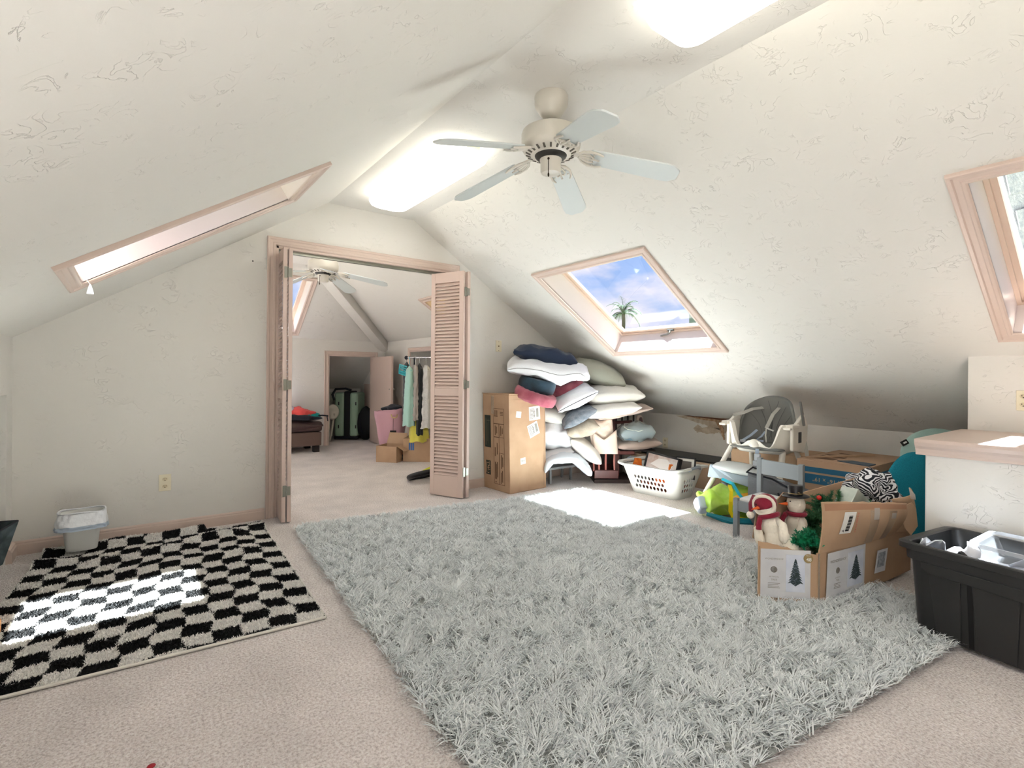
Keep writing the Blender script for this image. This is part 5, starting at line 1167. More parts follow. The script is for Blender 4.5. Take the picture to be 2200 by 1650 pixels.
snowman('plush snowman in a black top hat standing further back in the carton', (3.126, 1.38, 0.151), math.radians(-3), -1.25, 1.12, 'top')
# greenery: an artificial tree packed in the box
gt = thing('artificial_tree', 'green artificial tree branches and garland spilling out of the open carton', 'artificial tree', (3.15, 1.22, .1))
NEED = mat('green_needles', (40, 92, 60), .6, c2=(70, 124, 78), vscale=12); NEEDB = mat('emerald_tinsel', (16, 116, 78), .35, c2=(30, 150, 100), vscale=20)
def branch(b, p0, p1, n, L, w=.0022, rn=random.Random(5)):
    p0, p1 = Vector(p0), Vector(p1); d = p1 - p0
    for i in range(n):
        f = i / n; p = p0 + d * f + Vector((rn.uniform(-1, 1), rn.uniform(-1, 1), rn.uniform(-1, 1))) * .003; v = Vector((rn.gauss(0, 1), rn.gauss(0, 1), rn.gauss(0, 1))).normalized(); e_ = (v + d.normalized() * .9).normalized() * L * rn.uniform(.7, 1.2) * (1.1 - .5 * f); s_ = e_.orthogonal().normalized() * w
        b.add([tuple(p - s_), tuple(p + s_), tuple(p + e_)], [(0, 1, 2)])
b = MB(); rn = random.Random(9)
for (u0, c_) in enumerate([(3.192, 1.331, 0.287), (3.245, 1.316, 0.39), (3.068, 1.261, 0.249), (3.256, 1.371, 0.335), (3.343, 1.343, 0.439)]):
    for k in range(26):
        v = Vector((rn.gauss(0, 1), rn.gauss(0, 1), rn.gauss(.3, 1))).normalized() * rn.uniform(.05, .10); branch(b, c_, Vector(c_) + v * .8, 60, .028, .003, rn=rn)
for c_, t_ in (((3.343, 1.305, 0.446), (3.391, 1.306, 0.52)), ((3.421, 1.284, 0.439), (3.45, 1.288, 0.522)), ((3.321, 1.321, 0.46), (3.308, 1.332, 0.499)), ((3.448, 1.264, 0.44), (3.477, 1.267, 0.5)), ((3.561, 1.204, 0.436), (3.596, 1.177, 0.462))):
    branch(b, c_, t_, 260, .03, .0022, rn)
b.build('needles', NEED, gt, world=True, kind='stuff')
b = MB()
for c_ in ((2.915, 1.238, 0.335), (2.9, 1.262, 0.342), (2.92, 1.21, 0.322), (2.859, 1.268, 0.326), (2.954, 1.234, 0.354)):
    for k in range(20):
        v = Vector((rn.gauss(0, 1), rn.gauss(0, 1), rn.gauss(.5, 1))).normalized() * rn.uniform(.02, .055); branch(b, c_, Vector(c_) + v, 30, .022, .004, rn)
b.build('tinsel', NEEDB, gt, world=True, kind='stuff')
b = MB(); b.tube([(3.0, 1.25, .08), (3.2, 1.22, .2), (3.5, 1.18, .25)], .008, 6); b.build('wire_stem', mat('dark_wire', (40, 50, 40), .6), gt, world=True)
b = MB(); b.ball((3.028, 1.229, 0.548), .013, 10, 8); solo('red_bauble', b, mat('red_gloss', (200, 44, 36), .25), 'tiny red bauble at the corner of the open carton flap', 'ornament', smooth=True)
b = MB(); M_ = TR(*(3.52, 1.235, 0.444)) @ RZ(SCR + .4) @ RY(math.radians(38)); b.box(-.09, .09, -.05, .05, -.10, .06, M=M_); o = tag(b.build('gift_box', mat('pale_foil', (206, 212, 204), .25, metal=.3, c2=(176, 190, 180), vscale=8), bevel=.004), 'pale foil gift box tilted on its corner inside the carton', 'gift box')

# patterned cloth heap
def wave_mat():
    m = bpy.data.materials.new('black_white_print'); m.use_nodes = True; t = m.node_tree; p_ = t.nodes['Principled BSDF']; co = N(t, 'ShaderNodeTexCoord').outputs['Object']
    w = N(t, 'ShaderNodeTexWave'); w.wave_type = 'RINGS'; w.inputs['Scale'].default_value = 26; w.inputs['Distortion'].default_value = 7; w.inputs['Detail'].default_value = 1; w.inputs['Detail Scale'].default_value = .6
    t.links.new(co, w.inputs['Vector']); r = N(t, 'ShaderNodeValToRGB'); r.color_ramp.interpolation = 'CONSTANT'; r.color_ramp.elements[0].color = (.012, .013, .02, 1); r.color_ramp.elements[1].position = .62; r.color_ramp.elements[1].color = (.8, .8, .82, 1)
    t.links.new(w.outputs['Fac'], r.inputs[0]); t.links.new(r.outputs[0], p_.inputs['Base Color']); p_.inputs['Roughness'].default_value = .9; return m
b = MB(); b.ball((0, 0, 0), (.17, .12, .13), 48, 30)
b.v = [tuple(Vector(p_) * (1 + .55 * noise.noise(Vector(p_) * 9) + .25 * noise.noise(Vector(p_) * 22))) for p_ in b.v]
o = tag(b.build('printed_cloth', wave_mat(), smooth=True, ang=180), 'crumpled black and white patterned cloth between the carton and the blue-striped box', 'cloth'); place(o, (3.803, 1.21, 0.479))
# teal seat and mint cushion behind the ledge
TE = mat('teal_weave', (18, 138, 160), .85, c2=(10, 116, 140), vscale=160, bump=.002, bscale=220)
b = MB(); b.lathe([(.001, -.018), (.9, -.018), (.97, -.012), (1, 0), (.97, .012), (.9, .018), (.001, .018)], 48, Matrix.Diagonal((.20, .34, 1, 1)))
o = tag(b.build('teal_cushion', TE, smooth=True, ang=60), 'teal woven oval seat pad leaning up behind the open carton', 'cushion'); o.matrix_basis = TR(*(4.216, 1.113, 0.413)) @ RZ(SCR) @ RY(math.radians(24)) @ RX(math.radians(74)) @ Matrix.Diagonal((1.15, .92, 1, 1))
b = MB(); b.lathe([(.001, -.016), (.95, -.016), (1, 0), (.95, .016), (.001, .016)], 48, Matrix.Diagonal((.295, .225, 1, 1)))
o = tag(b.build('mint_cushion', cloth('mint_cotton', (166, 196, 188)), smooth=True, ang=60), 'pale mint round-edged pad with a black tag behind the ledge', 'cushion'); o.matrix_basis = TR(*(4.832, 1.126, 0.617)) @ RZ(SCR) @ RY(math.radians(-6)) @ RX(math.radians(70))
b = MB(); b.box(-.026, .026, -.004, .004, -.018, .018); k = b.build('tag', INK, o); k.matrix_basis = TR(-.238, .135, .020) @ RZ(math.radians(20)) @ RX(PI / 2); b = MB(); b.box(-.014, .014, -.0055, .0055, -.006, .006); k2 = b.build('tag_print', LABEL, k)

# ------------------------------------------------------------------ black tote with papers
BLKP = mat('black_plastic', (40, 40, 40), .42, spec=.5)
tt = thing('storage_tote', 'black plastic storage tote full of papers in front of the boxed ledge', 'storage tote', (3.2, .42, .02))
FLt, FRt, BRt, BLt = Vector((2.965, .868)), Vector((2.80, -.02)), Vector((3.32, -.10)), Vector((3.475, .79))   # rim corners
def lerp4(ins, z):
    c = (FLt + FRt + BRt + BLt) / 4; o = []
    for p in (FLt, FRt, BRt, BLt): d = (p - c); o.append(c + d * (1 - ins / d.length))
    return o
def rrect(corners, r, n=5):
    out = []
    for i in range(4):
        p0, p1, p2 = corners[i - 1], corners[i], corners[(i + 1) % 4]; a = (p0 - p1).normalized(); c = (p2 - p1).normalized()
        for k in range(n + 1):
            f = k / n; s_ = p1 + a * r; e_ = p1 + c * r; out.append(s_ * (1 - f) ** 2 + p1 * 2 * f * (1 - f) + e_ * f * f)
    return out
def ringstack(b, specs, closed_end=None):
    n = None; base = len(b.v); vs = []
    for ins, z, r in specs:
        R_ = rrect(lerp4(ins, z), r); n = len(R_); vs += [(p.x, p.y, z) for p in R_]
    fs = [(j * n + i, j * n + (i + 1) % n, (j + 1) * n + (i + 1) % n, (j + 1) * n + i) for j in range(len(specs) - 1) for i in range(n)]
    if closed_end: fs.append(tuple(range(n - 1, -1, -1)))
    b.add(vs, fs)
b = MB(); ringstack(b, [(.085, .02, .05), (.08, .025, .05), (.055, .345, .055), (.052, .35, .055), (.035, .352, .055), (.03, .395, .06), (.0, .40, .06), (.002, .425, .06), (.012, .43, .06), (.045, .43, .05), (.052, .424, .05), (.062, .35, .05), (.09, .04, .045), (.10, .036, .045)], True)
b.f.append(tuple(len(b.v) - 24 + i for i in range(24))); b.build('tote_body', BLKP, tt, world=True, smooth=True, ang=35)
# ribs and apron on the long side facing the room
bl_, br_ = lerp4(.085, 0)[0], lerp4(.085, 0)[1]; tl_, tr_ = lerp4(.055, 0)[0], lerp4(.055, 0)[1]; nrm = Vector(((tr_ - tl_).y, -(tr_ - tl_).x)).normalized(); nrm = nrm if nrm.x < 0 else -nrm
def onside(f, g, d): p = (bl_ + (br_ - bl_) * f) * (1 - g) + (tl_ + (tr_ - tl_) * f) * g + nrm * d; return (p.x, p.y, .025 + .32 * g)
for f0, f1, g0, g1 in ((.10, .25, 0, .88), (.30, .50, 0, .88), (.56, .76, 0, .80), (.82, .95, 0, .88)):
    b = MB(); b.hexa([onside(f0 + .02, g0, -.004), onside(f1 - .02, g0, -.004), onside(f1, g0, .0), onside(f0, g0, .0)], [onside(f0, g1, -.004), onside(f1, g1, -.004), onside(f1, g1, .008), onside(f0, g1, .008)])
    b = MB(); Q = [onside(f0 + .015, g0, -.003), onside(f1 - .015, g0, -.003), onside(f1, g1, -.003), onside(f0, g1, -.003)]; dd = nrm * .010; b.prism(Q, (dd.x, dd.y, 0)); b.build('side_panel', BLKP, tt, world=True, bevel=.003)
b = MB(); Q = [onside(.07, 1.02, -.002), onside(.07, .93, -.002), onside(.10, .88, -.002), onside(.52, .86, -.002), onside(.55, .93, -.002), onside(.57, 1.02, -.002)]; dd = nrm * .018; b.prism(Q, (dd.x, dd.y, 0)); b.build('apron', BLKP, tt, world=True, bevel=.003)
for f in (.285, .53):
    b = MB(); Q = [onside(f - .012, .0, 0), onside(f + .012, .0, 0), onside(f + .018, .9, 0), onside(f - .006, .9, 0)]; dd = nrm * .003; b.prism(Q, (dd.x, dd.y, 0)); b.build('groove', mat('black_gap', (10, 10, 10), .6), tt, world=True)
# papers
PAP = mat('white_paper', (234, 236, 242), .6, c2=(214, 220, 232), vscale=10)
def sheet(name, label, c, w, h, rz, rx, ry, m=PAP, crumple=.012, cat='paper', group='papers in the black tote'):
    b = MB(); b.grid(lambda u, v: ((u - .5) * w, (v - .5) * h, crumple * (noise.noise(Vector((u * 3 + c[0] * 9, v * 3, c[1] * 7))) + .5 * noise.noise(Vector((u * 8, v * 8, c[0] * 5))))), 10, 10)
    o = tag(b.build(name, m, smooth=True, solid=.0015, ang=180), label, cat, group); o.matrix_basis = TR(*c) @ RZ(rz) @ RX(rx) @ RY(ry); return o
sheet('paper_sheet', 'crumpled pale blue-white tissue at the left end of the black tote', (3.13, .74, .37), .19, .16, .3, .5, .4, crumple=.09)
sheet('paper_sheet', 'crumpled white tissue against the clear tray in the black tote', (3.10, .65, .37), .18, .15, .9, -.3, .5, crumple=.08)
b = MB(); 
for k in range(5): b.box(-.22, .22, -.19, .19, .012 * k, .012 * k + .010, RZ(.05 * k) @ TR(.004 * k, 0, 0))
o = tag(b.build('paper_stack', PAP, kind='stuff'), 'stack of loose papers filling the bottom of the black tote', 'papers'); o.matrix_basis = TR(3.16, .33, .24) @ RZ(1.4)
b = MB(); b.lathe([(.001, 0), (.035, 0), (.04, .01), (.036, .022), (.02, .024), (.001, .02)], 20); o = tag(b.build('black_disc', COAL, smooth=True), 'small glossy black round piece beside the clear tray', 'disc'); o.matrix_basis = TR(3.02, .62, .385) @ RZ(.5) @ RX(.9)
# clear tray lying on the tote
CLR = bpy.data.materials.new('clear_polypropylene'); CLR.use_nodes = True; p_ = CLR.node_tree.nodes['Principled BSDF']; p_.inputs['Base Color'].default_value = (.86, .9, .95, 1); p_.inputs['Alpha'].default_value = .16; p_.inputs['Roughness'].default_value = .15; p_.inputs['Specular IOR Level'].default_value = .8
tray = thing('clear_tray', 'clear plastic tray resting tilted on the papers in the black tote', 'tray', (3.2, .35, .33)); FT = [Vector((3.08, .62)), Vector((2.97, .12)), Vector((3.33, .02)), Vector((3.43, .60))]
sv = (FLt, FRt, BRt, BLt); FLt, FRt, BRt, BLt = FT
b = MB(); ringstack(b, [(.045, .345, .03), (.04, .35, .035), (.012, .437, .045), (.0, .442, .05), (.0, .456, .05), (.014, .456, .05), (.018, .44, .045)], True); b.build('tray_body', CLR, tray, world=True, smooth=True, ang=35)
b = MB(); ringstack(b, [(-.001, .441, .05), (-.003, .457, .05), (.013, .458, .05), (.013, .455, .05)]); b.build('tray_rim', mat('frosted_rim', (230, 234, 240), .2, alpha=.5), tray, world=True, smooth=True)
FLt, FRt, BRt, BLt = sv
sheet('envelope', 'white pointed envelope sticking up inside the clear tray', (3.22, .42, .40), .18, .12, 1.5, .45, .7, crumple=.004, cat='envelope')
sheet('paper_sheet', 'folded white sheet lying flat in the clear tray', (3.12, .50, .365), .2, .16, 1.2, .05, .05, crumple=.01)
sheet('photo_print', 'faded colour print lying low in the clear tray', (3.13, .22, .37), .22, .15, 1.4, .0, .06, m=mat('pinkish_print', (206, 176, 186), .4, c2=(170, 178, 200), vscale=16), crumple=.003, cat='print')
sheet('envelope', 'white folder corner at the right end of the black tote', (2.98, .10, .415), .16, .2, .4, .1, .25, crumple=.004, cat='envelope')

# ------------------------------------------------------------------ waste bin with liner
wb = thing('waste_bin', 'small white waste bin with a blue-banded liner on the corner of the chequered rug', 'waste bin', (-.235, 4.40, .035), math.radians(2))
def ovals(b, specs, n=40, cap=True):
    vs = []
    for hx, hy, z in specs:
        for i in range(n):
            a = 2 * PI * i / n; e = 3.6; c, s_ = math.cos(a), math.sin(a); vs.append((math.copysign(abs(c) ** (2 / e), c) * hx, math.copysign(abs(s_) ** (2 / e), s_) * hy, z))
    b.add(vs, [(j * n + i, j * n + (i + 1) % n, (j + 1) * n + (i + 1) % n, (j + 1) * n + i) for j in range(len(specs) - 1) for i in range(n)] + ([tuple(range(n - 1, -1, -1))] if cap else []))
b = MB(); ovals(b, [(.085, .062, 0), (.088, .065, .004), (.112, .085, .235), (.125, .097, .245), (.125, .097, .262), (.118, .09, .262), (.104, .078, .23), (.082, .06, .01), (.02, .02, .008)]); b.build('bin_body', mat('bin_white', (228, 228, 224), .4), wb, smooth=True, ang=50)
def liner_(z0, z1, g0, g1, nm, m, seed):
    b = MB(); n = 90
    def P(u, v):
        a = 2 * PI * u; e = 3.2; c, s_ = math.cos(a), math.sin(a); r = g0 + (g1 - g0) * v; w = 1 + .035 * noise.noise(Vector((c * 3, s_ * 3, v * 2 + seed))) * 2 + .012 * math.sin(a * 17 + v * 5)
        return (math.copysign(abs(c) ** (2 / e), c) * (.112 + r) * w, math.copysign(abs(s_) ** (2 / e), s_) * (.086 + r) * w, z0 + (z1 - z0) * v + .006 * noise.noise(Vector((c * 4, s_ * 4, seed))))
    b.grid(P, n, 7, cu=True); return b.build(nm, m, wb, smooth=True, ang=180)
LIN = mat('white_liner', (232, 234, 238), .3, spec=.6, bump=.004, bscale=30); liner_(.268, .185, .020, .033, 'liner', LIN, 1); liner_(.185, .155, .033, .037, 'liner_band', mat('liner_blue', (176, 190, 206), .35), 1)
liner_(.27, .10, .014, -.02, 'liner_inside', LIN, 4)
b = MB(); b.tube([(.128 * math.cos(a) * 1.02, .100 * math.sin(a) * 1.02, .270 + .006 * math.sin(3 * a)) for a in [2 * PI * k / 40 for k in range(40)]], .006, 6, closed=True); b.build('liner_fold', LIN, wb, smooth=True)

wb.matrix_basis = TR(-.235, 4.40, .035) @ RZ(math.radians(2)) @ Matrix.Scale(.93, 4)

# ------------------------------------------------------------------ left edge: wire basket and carton corner
wk = thing('wire_basket', 'dark fabric-lined wire basket cut off by the left edge', 'basket', (-.6, 3.75, 0))
DKG = mat('dark_green_fabric', (34, 46, 48), .8, c2=(74, 84, 88), vscale=14)
tp = (-0.502, 4.064, 0.34); lo = (-0.552, 3.964, 0.131); lo2 = (-0.654, 3.891, 0.093); bk = (-0.768, 4.326, 0.298); ft = (-0.627, 3.72, 0.307)
b = MB(); b.tube([tp, bk], .006, 6); b.tube([tp, ft], .006, 6); b.tube([bk, ft], .006, 6); b.tube([tp, (-0.567, 4.05, 0.285)], .004, 6); b.build('wire_rim', BLK, wk, world=True)
b = MB(); b.add([tp, ft, lo2, lo], [(0, 1, 2, 3)]); b.add([(bk[0], bk[1], bk[2]), (tp[0], tp[1], tp[2]), lo, lo2], [(0, 1, 2, 3)]); o = b.build('fabric_side', DKG, wk, world=True, solid=.012)
b = MB(); b.add([tuple(np.array(tp) + [-.05, .02, -.06]), tuple(np.array(ft) + [-.02, 0, -.06]), tuple(np.array(bk) + [0, 0, -.06])], [(0, 1, 2)]); b.build('dark_lining', BLK, wk, world=True, solid=.004)
k_ = thing('cardboard_box', 'orange-brown carton corner at the left edge beside the chequered rug', 'box', (-.75, 3.45, 0), .25)
b = MB(); b.box(-.22, .12, -.25, .06, 0, .075); b.build('box_body', mat('orange_kraft', (206, 148, 100), .8), k_, bevel=.004); b = MB(); b.box(-.215, .115, -.245, .055, .076, .080); b.build('top_flap', MATS['orange_kraft'], k_)
k_.matrix_basis = TR(-.65, 3.44, 0) @ RZ(.35)
b = MB(); b.ball((0.065, 1.894, 0.006), (.012, .009, .006), 10, 6); solo('red_scrap', b, mat('red_scrap', (170, 40, 50), .6), 'tiny red scrap on the carpet at the bottom edge', 'scrap', smooth=True)

# ------------------------------------------------------------------ back room furniture
ot = thing('bench_ottoman', 'dark brown leather bench with block feet against the back wall', 'bench', (1.85, 8.38, 0))
LEA = mat('brown_leather', (70, 52, 50), .35, spec=.5, bump=.002, bscale=40); SUE = mat('taupe_suede', (104, 84, 76), .85)
b = MB(); b.box(-.55, .55, -.30, .30, .10, .31); b.build('bench_body', SUE, ot, bevel=.015)
b, _f = pillow_mb(1.14, .64, .22, pinch=-.03, wr=.006, seed=51); o = b.build('cushion', LEA, ot, smooth=True, ang=180); o.location = (0, 0, .41)
b = MB(); b.box(-.56, .56, -.31, .31, .32, .47); o = b.build('cushion_core', LEA, ot, bevel=.03)
for x in (-.48, .48):
    for y in (-.24, .24): b = MB(); b.box(x - .045, x + .045, y - .045, y + .045, 0, .10); b.build('foot', mat('dark_foot', (34, 26, 24), .5), ot, bevel=.004)
def heap(name, label, c, r, m, seed, cat='clothes', group='clothes piled on the dark bench', f=6, sc_=(1, 1, 1)):
    b = MB(); b.ball((0, 0, 0), r, 36, 20); b.v = [tuple(Vector(p_) * (1 + .5 * noise.noise(Vector(p_) * f + Vector((seed, 0, 0))) + .2 * noise.noise(Vector(p_) * f * 3))) for p_ in b.v]
    b.v = [(x, y, max(z, -r[2] * .5)) for x, y, z in b.v]; o = tag(b.build(name, m, smooth=True, ang=180), label, cat, group); o.matrix_basis = TR(*c) @ RZ(SCR); return o
heap('folded_clothes', 'coral red garment on the bench', (2.06, 8.30, .60), (.30, .15, .09), cloth('coral_cloth', (232, 88, 84)), 3)
heap('folded_clothes', 'lilac-white garment behind the coral one on the bench', (1.82, 8.42, .64), (.26, .14, .12), cloth('lilac_cloth', (214, 206, 222)), 8)
heap('folded_clothes', 'turquoise garment at the right end of the bench', (2.22, 8.22, .545), (.16, .10, .06), cloth('turquoise_cloth', (36, 150, 146)), 5)
heap('folded_clothes', 'dark garment hanging over the front edge of the bench', (2.05, 8.14, .53), (.34, .07, .05), cloth('black_cloth', (30, 32, 40)), 9)
b = MB(); b.tube([(2.28, 8.20, .55), (2.42, 8.12, .56), (2.50, 8.09, .55)], .012, 8); b.tube([(2.48, 8.09, .55), (2.49, 8.08, .47)], .008, 6); solo('strap_end', b, BLK, 'thin black strap end sticking out past the right end of the bench', 'strap', smooth=True)
# suitcase pair in the closet
su = thing('suitcase', 'large pale green hard-shell suitcase standing in the small closet', 'suitcase', (3.168, 9.249, 0.03), SCR)
MINT = mat('mint_shell', (150, 178, 156), .4); 
for x0, x1 in ((-.20, -.03), (.075, .22)):
    b = MB(); b.box(x0, x1, -.02, .46, .04, .84); b.build('shell', MINT, su, bevel=.04, seg=4)
b = MB(); b.box(-.035, .08, 0, .44, .02, .86); b.build('zip_gusset', mat('black_gusset', (28, 30, 30), .7), su, bevel=.02)
b = MB(); b.box(-.205, .225, .0, .44, .0, .05); b.build('base', BLK, su)
for x in (-.12, .19):
    for z in (.22, .64):
        b = MB(); b.box(x - .010, x + .010, -.026, -.018, z - .03, z + .03); b.build('latch', COAL, su, bevel=.006)
b = MB(); b.tube([(-.20, .0, .70), (-.24, -.01, .80), (-.18, -.01, .90), (0, 0, .91), (.1, 0, .88)], .022, 8); b.build('handle', BLK, su, smooth=True)
hb = thing('backpack', 'black backpack slumped right of the green suitcase in the closet', 'bag', (3.47, 9.085, 0.0), SCR); b, _f = pillow_mb(.30, .3, .60, pinch=0, wr=.03, seed=61); o = b.build('bag_body', mat('black_nylon', (24, 25, 27), .7), hb, smooth=True, ang=180); o.matrix_basis = TR(0, .1, .30); b = MB(); b.tube([(-.08, -.05, .5), (-.06, -.1, .3), (-.02, -.08, .12)], .014, 6); b.build('strap', BLK, hb, smooth=True)
fs_ = thing('folded_stool', 'cream folding seat leaning left of the green suitcase', 'stool', (2.889, 9.209, 0.0), SCR)
b = MB(); b.lathe([(.001, -.02), (.10, -.02), (.115, 0), (.10, .02), (.001, .02)], 28, TR(.02, .03, .53) @ RX(math.radians(70)) @ RY(.5) @ Matrix.Diagonal((1, 1.25, 1, 1))); b.build('seat', mat('cream_seat', (206, 202, 188), .5), fs_, smooth=True)
for x in (-.04, .04): b = MB(); b.tube([(x * .4 - .03, 0, .0), (x + .02, .02, .50)], .018, 8); b.build('leg', MATS['cream_seat'], fs_, smooth=True)
b = MB(); b.box(2.45, 3.1, YF + .95, YF + 1.0, .55, .86); solo('shelf_panel', b, mat('grey_white_panel', (190, 190, 180), .6), 'pale panel standing behind the green suitcase', 'panel')
# pink laundry tote
ph = thing('laundry_bag', 'tall pink felt laundry bag with a black square tag beside the open closet door', 'laundry bag', (3.162, 7.254, 0.0), SCR)
b = MB(); n = 40
def hp(u, v):
    a = 2 * PI * u; z = .02 + .66 * v; e = 2.6; c, s_ = math.cos(a), math.sin(a); r = .165 + .065 * v + .018 * noise.noise(Vector((c * 2, s_ * 2, v * 3))) ; d = -.02 * v if c > 0 else 0
    top = .05 * c * v * v; return (math.copysign(abs(c) ** (2 / e), c) * r + .03 * (1 - v), math.copysign(abs(s_) ** (2 / e), s_) * r * .8, z + top * .6 + .02 * noise.noise(Vector((c * 3, s_ * 3, 7))) * v)
b.grid(hp, n, 14, cu=True); b.f.append(tuple(range(n - 1, -1, -1))); PINK = cloth('pink_felt', (206, 160, 170)); b.build('bag_body', PINK, ph, smooth=True, solid=.012, ang=180)
b = MB(); b.tube([(.06, -.21, .62), (.075, -.215, .58), (.11, -.215, .565), (.145, -.21, .58), (.15, -.205, .62)], .008, 8); b.build('ring', mat('brass_ring', (200, 176, 120), .3, metal=.7), ph, smooth=True)
b = MB(); b.box(.05, .14, -.225, -.219, .29, .385); tg = b.build('tag', INK, ph); b = MB(); b.tube([(.095, -.22, .385), (.10, -.222, .56)], .002, 5); b.build('tag_cord', INK, ph)
vs, fs = text_mb('LABEL', .02, TR(.095, -.2262, .335) @ RX(PI / 2)); b = MB(); b.add(vs, fs)
decal(ph, TR(*ph.location) @ RZ(SCR) @ TR(.095, -.2255, .335) @ RX(PI / 2), [(-.026 + .011 * i, -.005, -.019 + .011 * i, .005) for i in range(5)], LABEL, 'tag_print', d=.0008)
heap('dark_clothes', 'dark clothes heaped in the top of the pink laundry bag', (ph.location.x + .03, ph.location.y, .69), (.17, .11, .06), cloth('black_cloth', (30, 32, 40)), 2, group=None)
# open carton
def open_carton(label, c, rz, w, d, h, m, flap=True):
    t = thing('cardboard_box', label, 'box', c, rz); b = MB()
    for x0, x1, y0, y1 in ((-w / 2, w / 2, -d / 2, -d / 2 + .006), (-w / 2, w / 2, d / 2 - .006, d / 2), (-w / 2, -w / 2 + .006, -d / 2, d / 2), (w / 2 - .006, w / 2, -d / 2, d / 2)): b.box(x0, x1, y0, y1, 0, h)
    b.box(-w / 2, w / 2, -d / 2, d / 2, 0, .006); b.build('box_body', m, t)
    if flap:
        b = MB(); b.prism([(-w / 2, d / 2, h), (w / 2, d / 2, h), (w / 2 - .02, d / 2 + .05, h + .15), (-w / 2 + .02, d / 2 + .05, h + .15)], (0, .005, 0)); b.build('back_flap', m, t)
        b = MB(); b.prism([(w / 2, -d / 2, h), (w / 2, d / 2, h), (w / 2 + .12, d / 2, h - .06), (w / 2 + .12, -d / 2, h - .06)], (0, 0, .005)); b.build('side_flap', m, t)
    return t
open_carton('open brown carton in front of the pink laundry bag', (2.952, 6.723, 0.0), SCR - .25, .31, .3, .22, KRAFT)
cb = closed_box('small carton with a blue mark under the hanging clothes', 3.02, 3.42, 6.35, 6.8, .32); cb.matrix_basis = TR(*(3.343, 6.618, 0.0)) @ RZ(SCR); decal(cb, cb.matrix_basis @ frame((-.12, -.226, .16), (1, 0, 0), (0, 0, 1)), [(0, 0, .02, .1), (.026, 0, .046, .1), (.052, 0, .072, .1)], mat('blue_mark', (70, 120, 190), .7))
# garment rack
gr = thing('garment_rack', 'black wheeled garment rack behind the right louvred door', 'clothes rack', (3.135, 6.649, 0.0), SCR)
CHR = mat('chrome', (190, 190, 192), .25, metal=1)
b = MB(); b.tube([(.0, 0, 1.44), (.9, -.35, 1.44)], .013, 10); b.build('rail', CHR, gr, smooth=True); b = MB(); b.ball((-.005, 0, 1.44), .028, 14, 10); b.build('rail_end', BLK, gr, smooth=True)
b = MB(); b.tube([(.12, -.05, .05), (.12, -.05, 1.44)], .014, 8); b.build('post', BLK, gr, smooth=True)
b = MB(); b.tube([(-.08, -.06, .05), (.4, .02, .06), (.9, -.3, .06)], .016, 8); b.build('base_bar', BLK, gr, smooth=True); b = MB(); b.tube([(-.17, -.12, .03), (.05, -.02, .03), (.35, .1, .05)], .010, 8); b.build('base_bar', BLK, gr, smooth=True)
b = MB(); b.lathe([(.03, 0), (.035, .01), (.035, .05), (.03, .06)], 16, TR(-.03, -.05, .03)); b.build('caster', BLK, gr, smooth=True)
rp = gr.location.copy()
def garment(label, x, y, z0, z1, wt, wb_, m, seed, fur=0, hanger=None):
    t = thing('hanging_garment', label, 'garment', (0, 0, 0), 0, 'clothes on the garment rack'); c = rp + (RZ(SCR) @ Vector((x, y, 0))).to_3d(); t.matrix_basis = TR(c.x, c.y, z0) @ RZ(SCR + .35)
    H = z1 - z0; b = MB()
    def P(u, v):
        a = 2 * PI * u; w = wb_ + (wt - wb_) * v; sh = 1 if v < .9 else max(.12, 1 - ((v - .9) / .1) ** 2 * .88); fo = 1 + .10 * math.sin(a * 6 + seed) * (1 - v); nn_ = fur * noise.noise(Vector((math.cos(a) * 6, math.sin(a) * 6, v * 22 + seed)))
        return (math.cos(a) * (w * sh * fo + nn_), math.sin(a) * (.15 * sh * fo + nn_), H * v + .01 * math.sin(a * 5 + seed) * (1 - v))
    b.grid(P, 30, 24, cu=True); b.build('cloth', m, t, smooth=True, ang=180)
    b = MB(); b.tube([(0, 0, H - .02), (0, 0, 1.405 - z0), (0, .02, 1.43 - z0), (0, .012, 1.455 - z0), (0, -.012, 1.455 - z0)], .004, 6); b.tube([(0, -.14, H - .07), (0, 0, H), (0, .14, H - .07)], .007, 6); b.build('hanger', hanger or CHR, t, smooth=True); return t
TQH = mat('turquoise_hanger', (60, 176, 190), .4)
garment('mint green garment at the near end of the clothes rack', .065, -.12, .50, 1.32, .05, .085, cloth('mint_knit', (168, 206, 194)), 1, .01, TQH)
garment('grey fur-trimmed garment between the mint and black ones', .145, -.13, .58, 1.34, .04, .055, cloth('grey_fur', (176, 168, 160)), 2, .025)
garment('black long garment on the clothes rack', .205, -.14, .38, 1.36, .035, .05, cloth('black_cloth2', (34, 38, 38)), 3)
garment('fluffy white coat on the clothes rack', .30, -.17, .48, 1.34, .05, .085, cloth('white_fluff', (222, 220, 216), bump=.01), 4, .03)
garment('long yellow skirt hanging below the mint and white garments', .19, -.05, .28, 1.2, .06, .14, cloth('yellow_skirt', (222, 212, 96)), 5)
garment('dark strappy garment behind the mint one at the end of the rail', -.005, .02, .55, 1.38, .035, .05, cloth('charcoal_cloth', (48, 50, 54)), 6, .01)
b = MB(); 
for k in range(3): b.tube([(.02 + .01 * k, -.16 - .01 * k, 1.25 + .03 * k), (-.06, -.17, 1.30 + .02 * k), (-.07, -.16, 1.22 + .02 * k), (.02, -.15, 1.19 + .02 * k)], .010, 6)
b.v = [tuple((TR(rp.x, rp.y, 0) @ RZ(SCR)) @ Vector(p_)) for p_ in b.v]; solo('turquoise_hangers', b, TQH, 'bunch of turquoise plastic hangers at the near end of the clothes rack', 'hangers', kind='stuff', smooth=True)
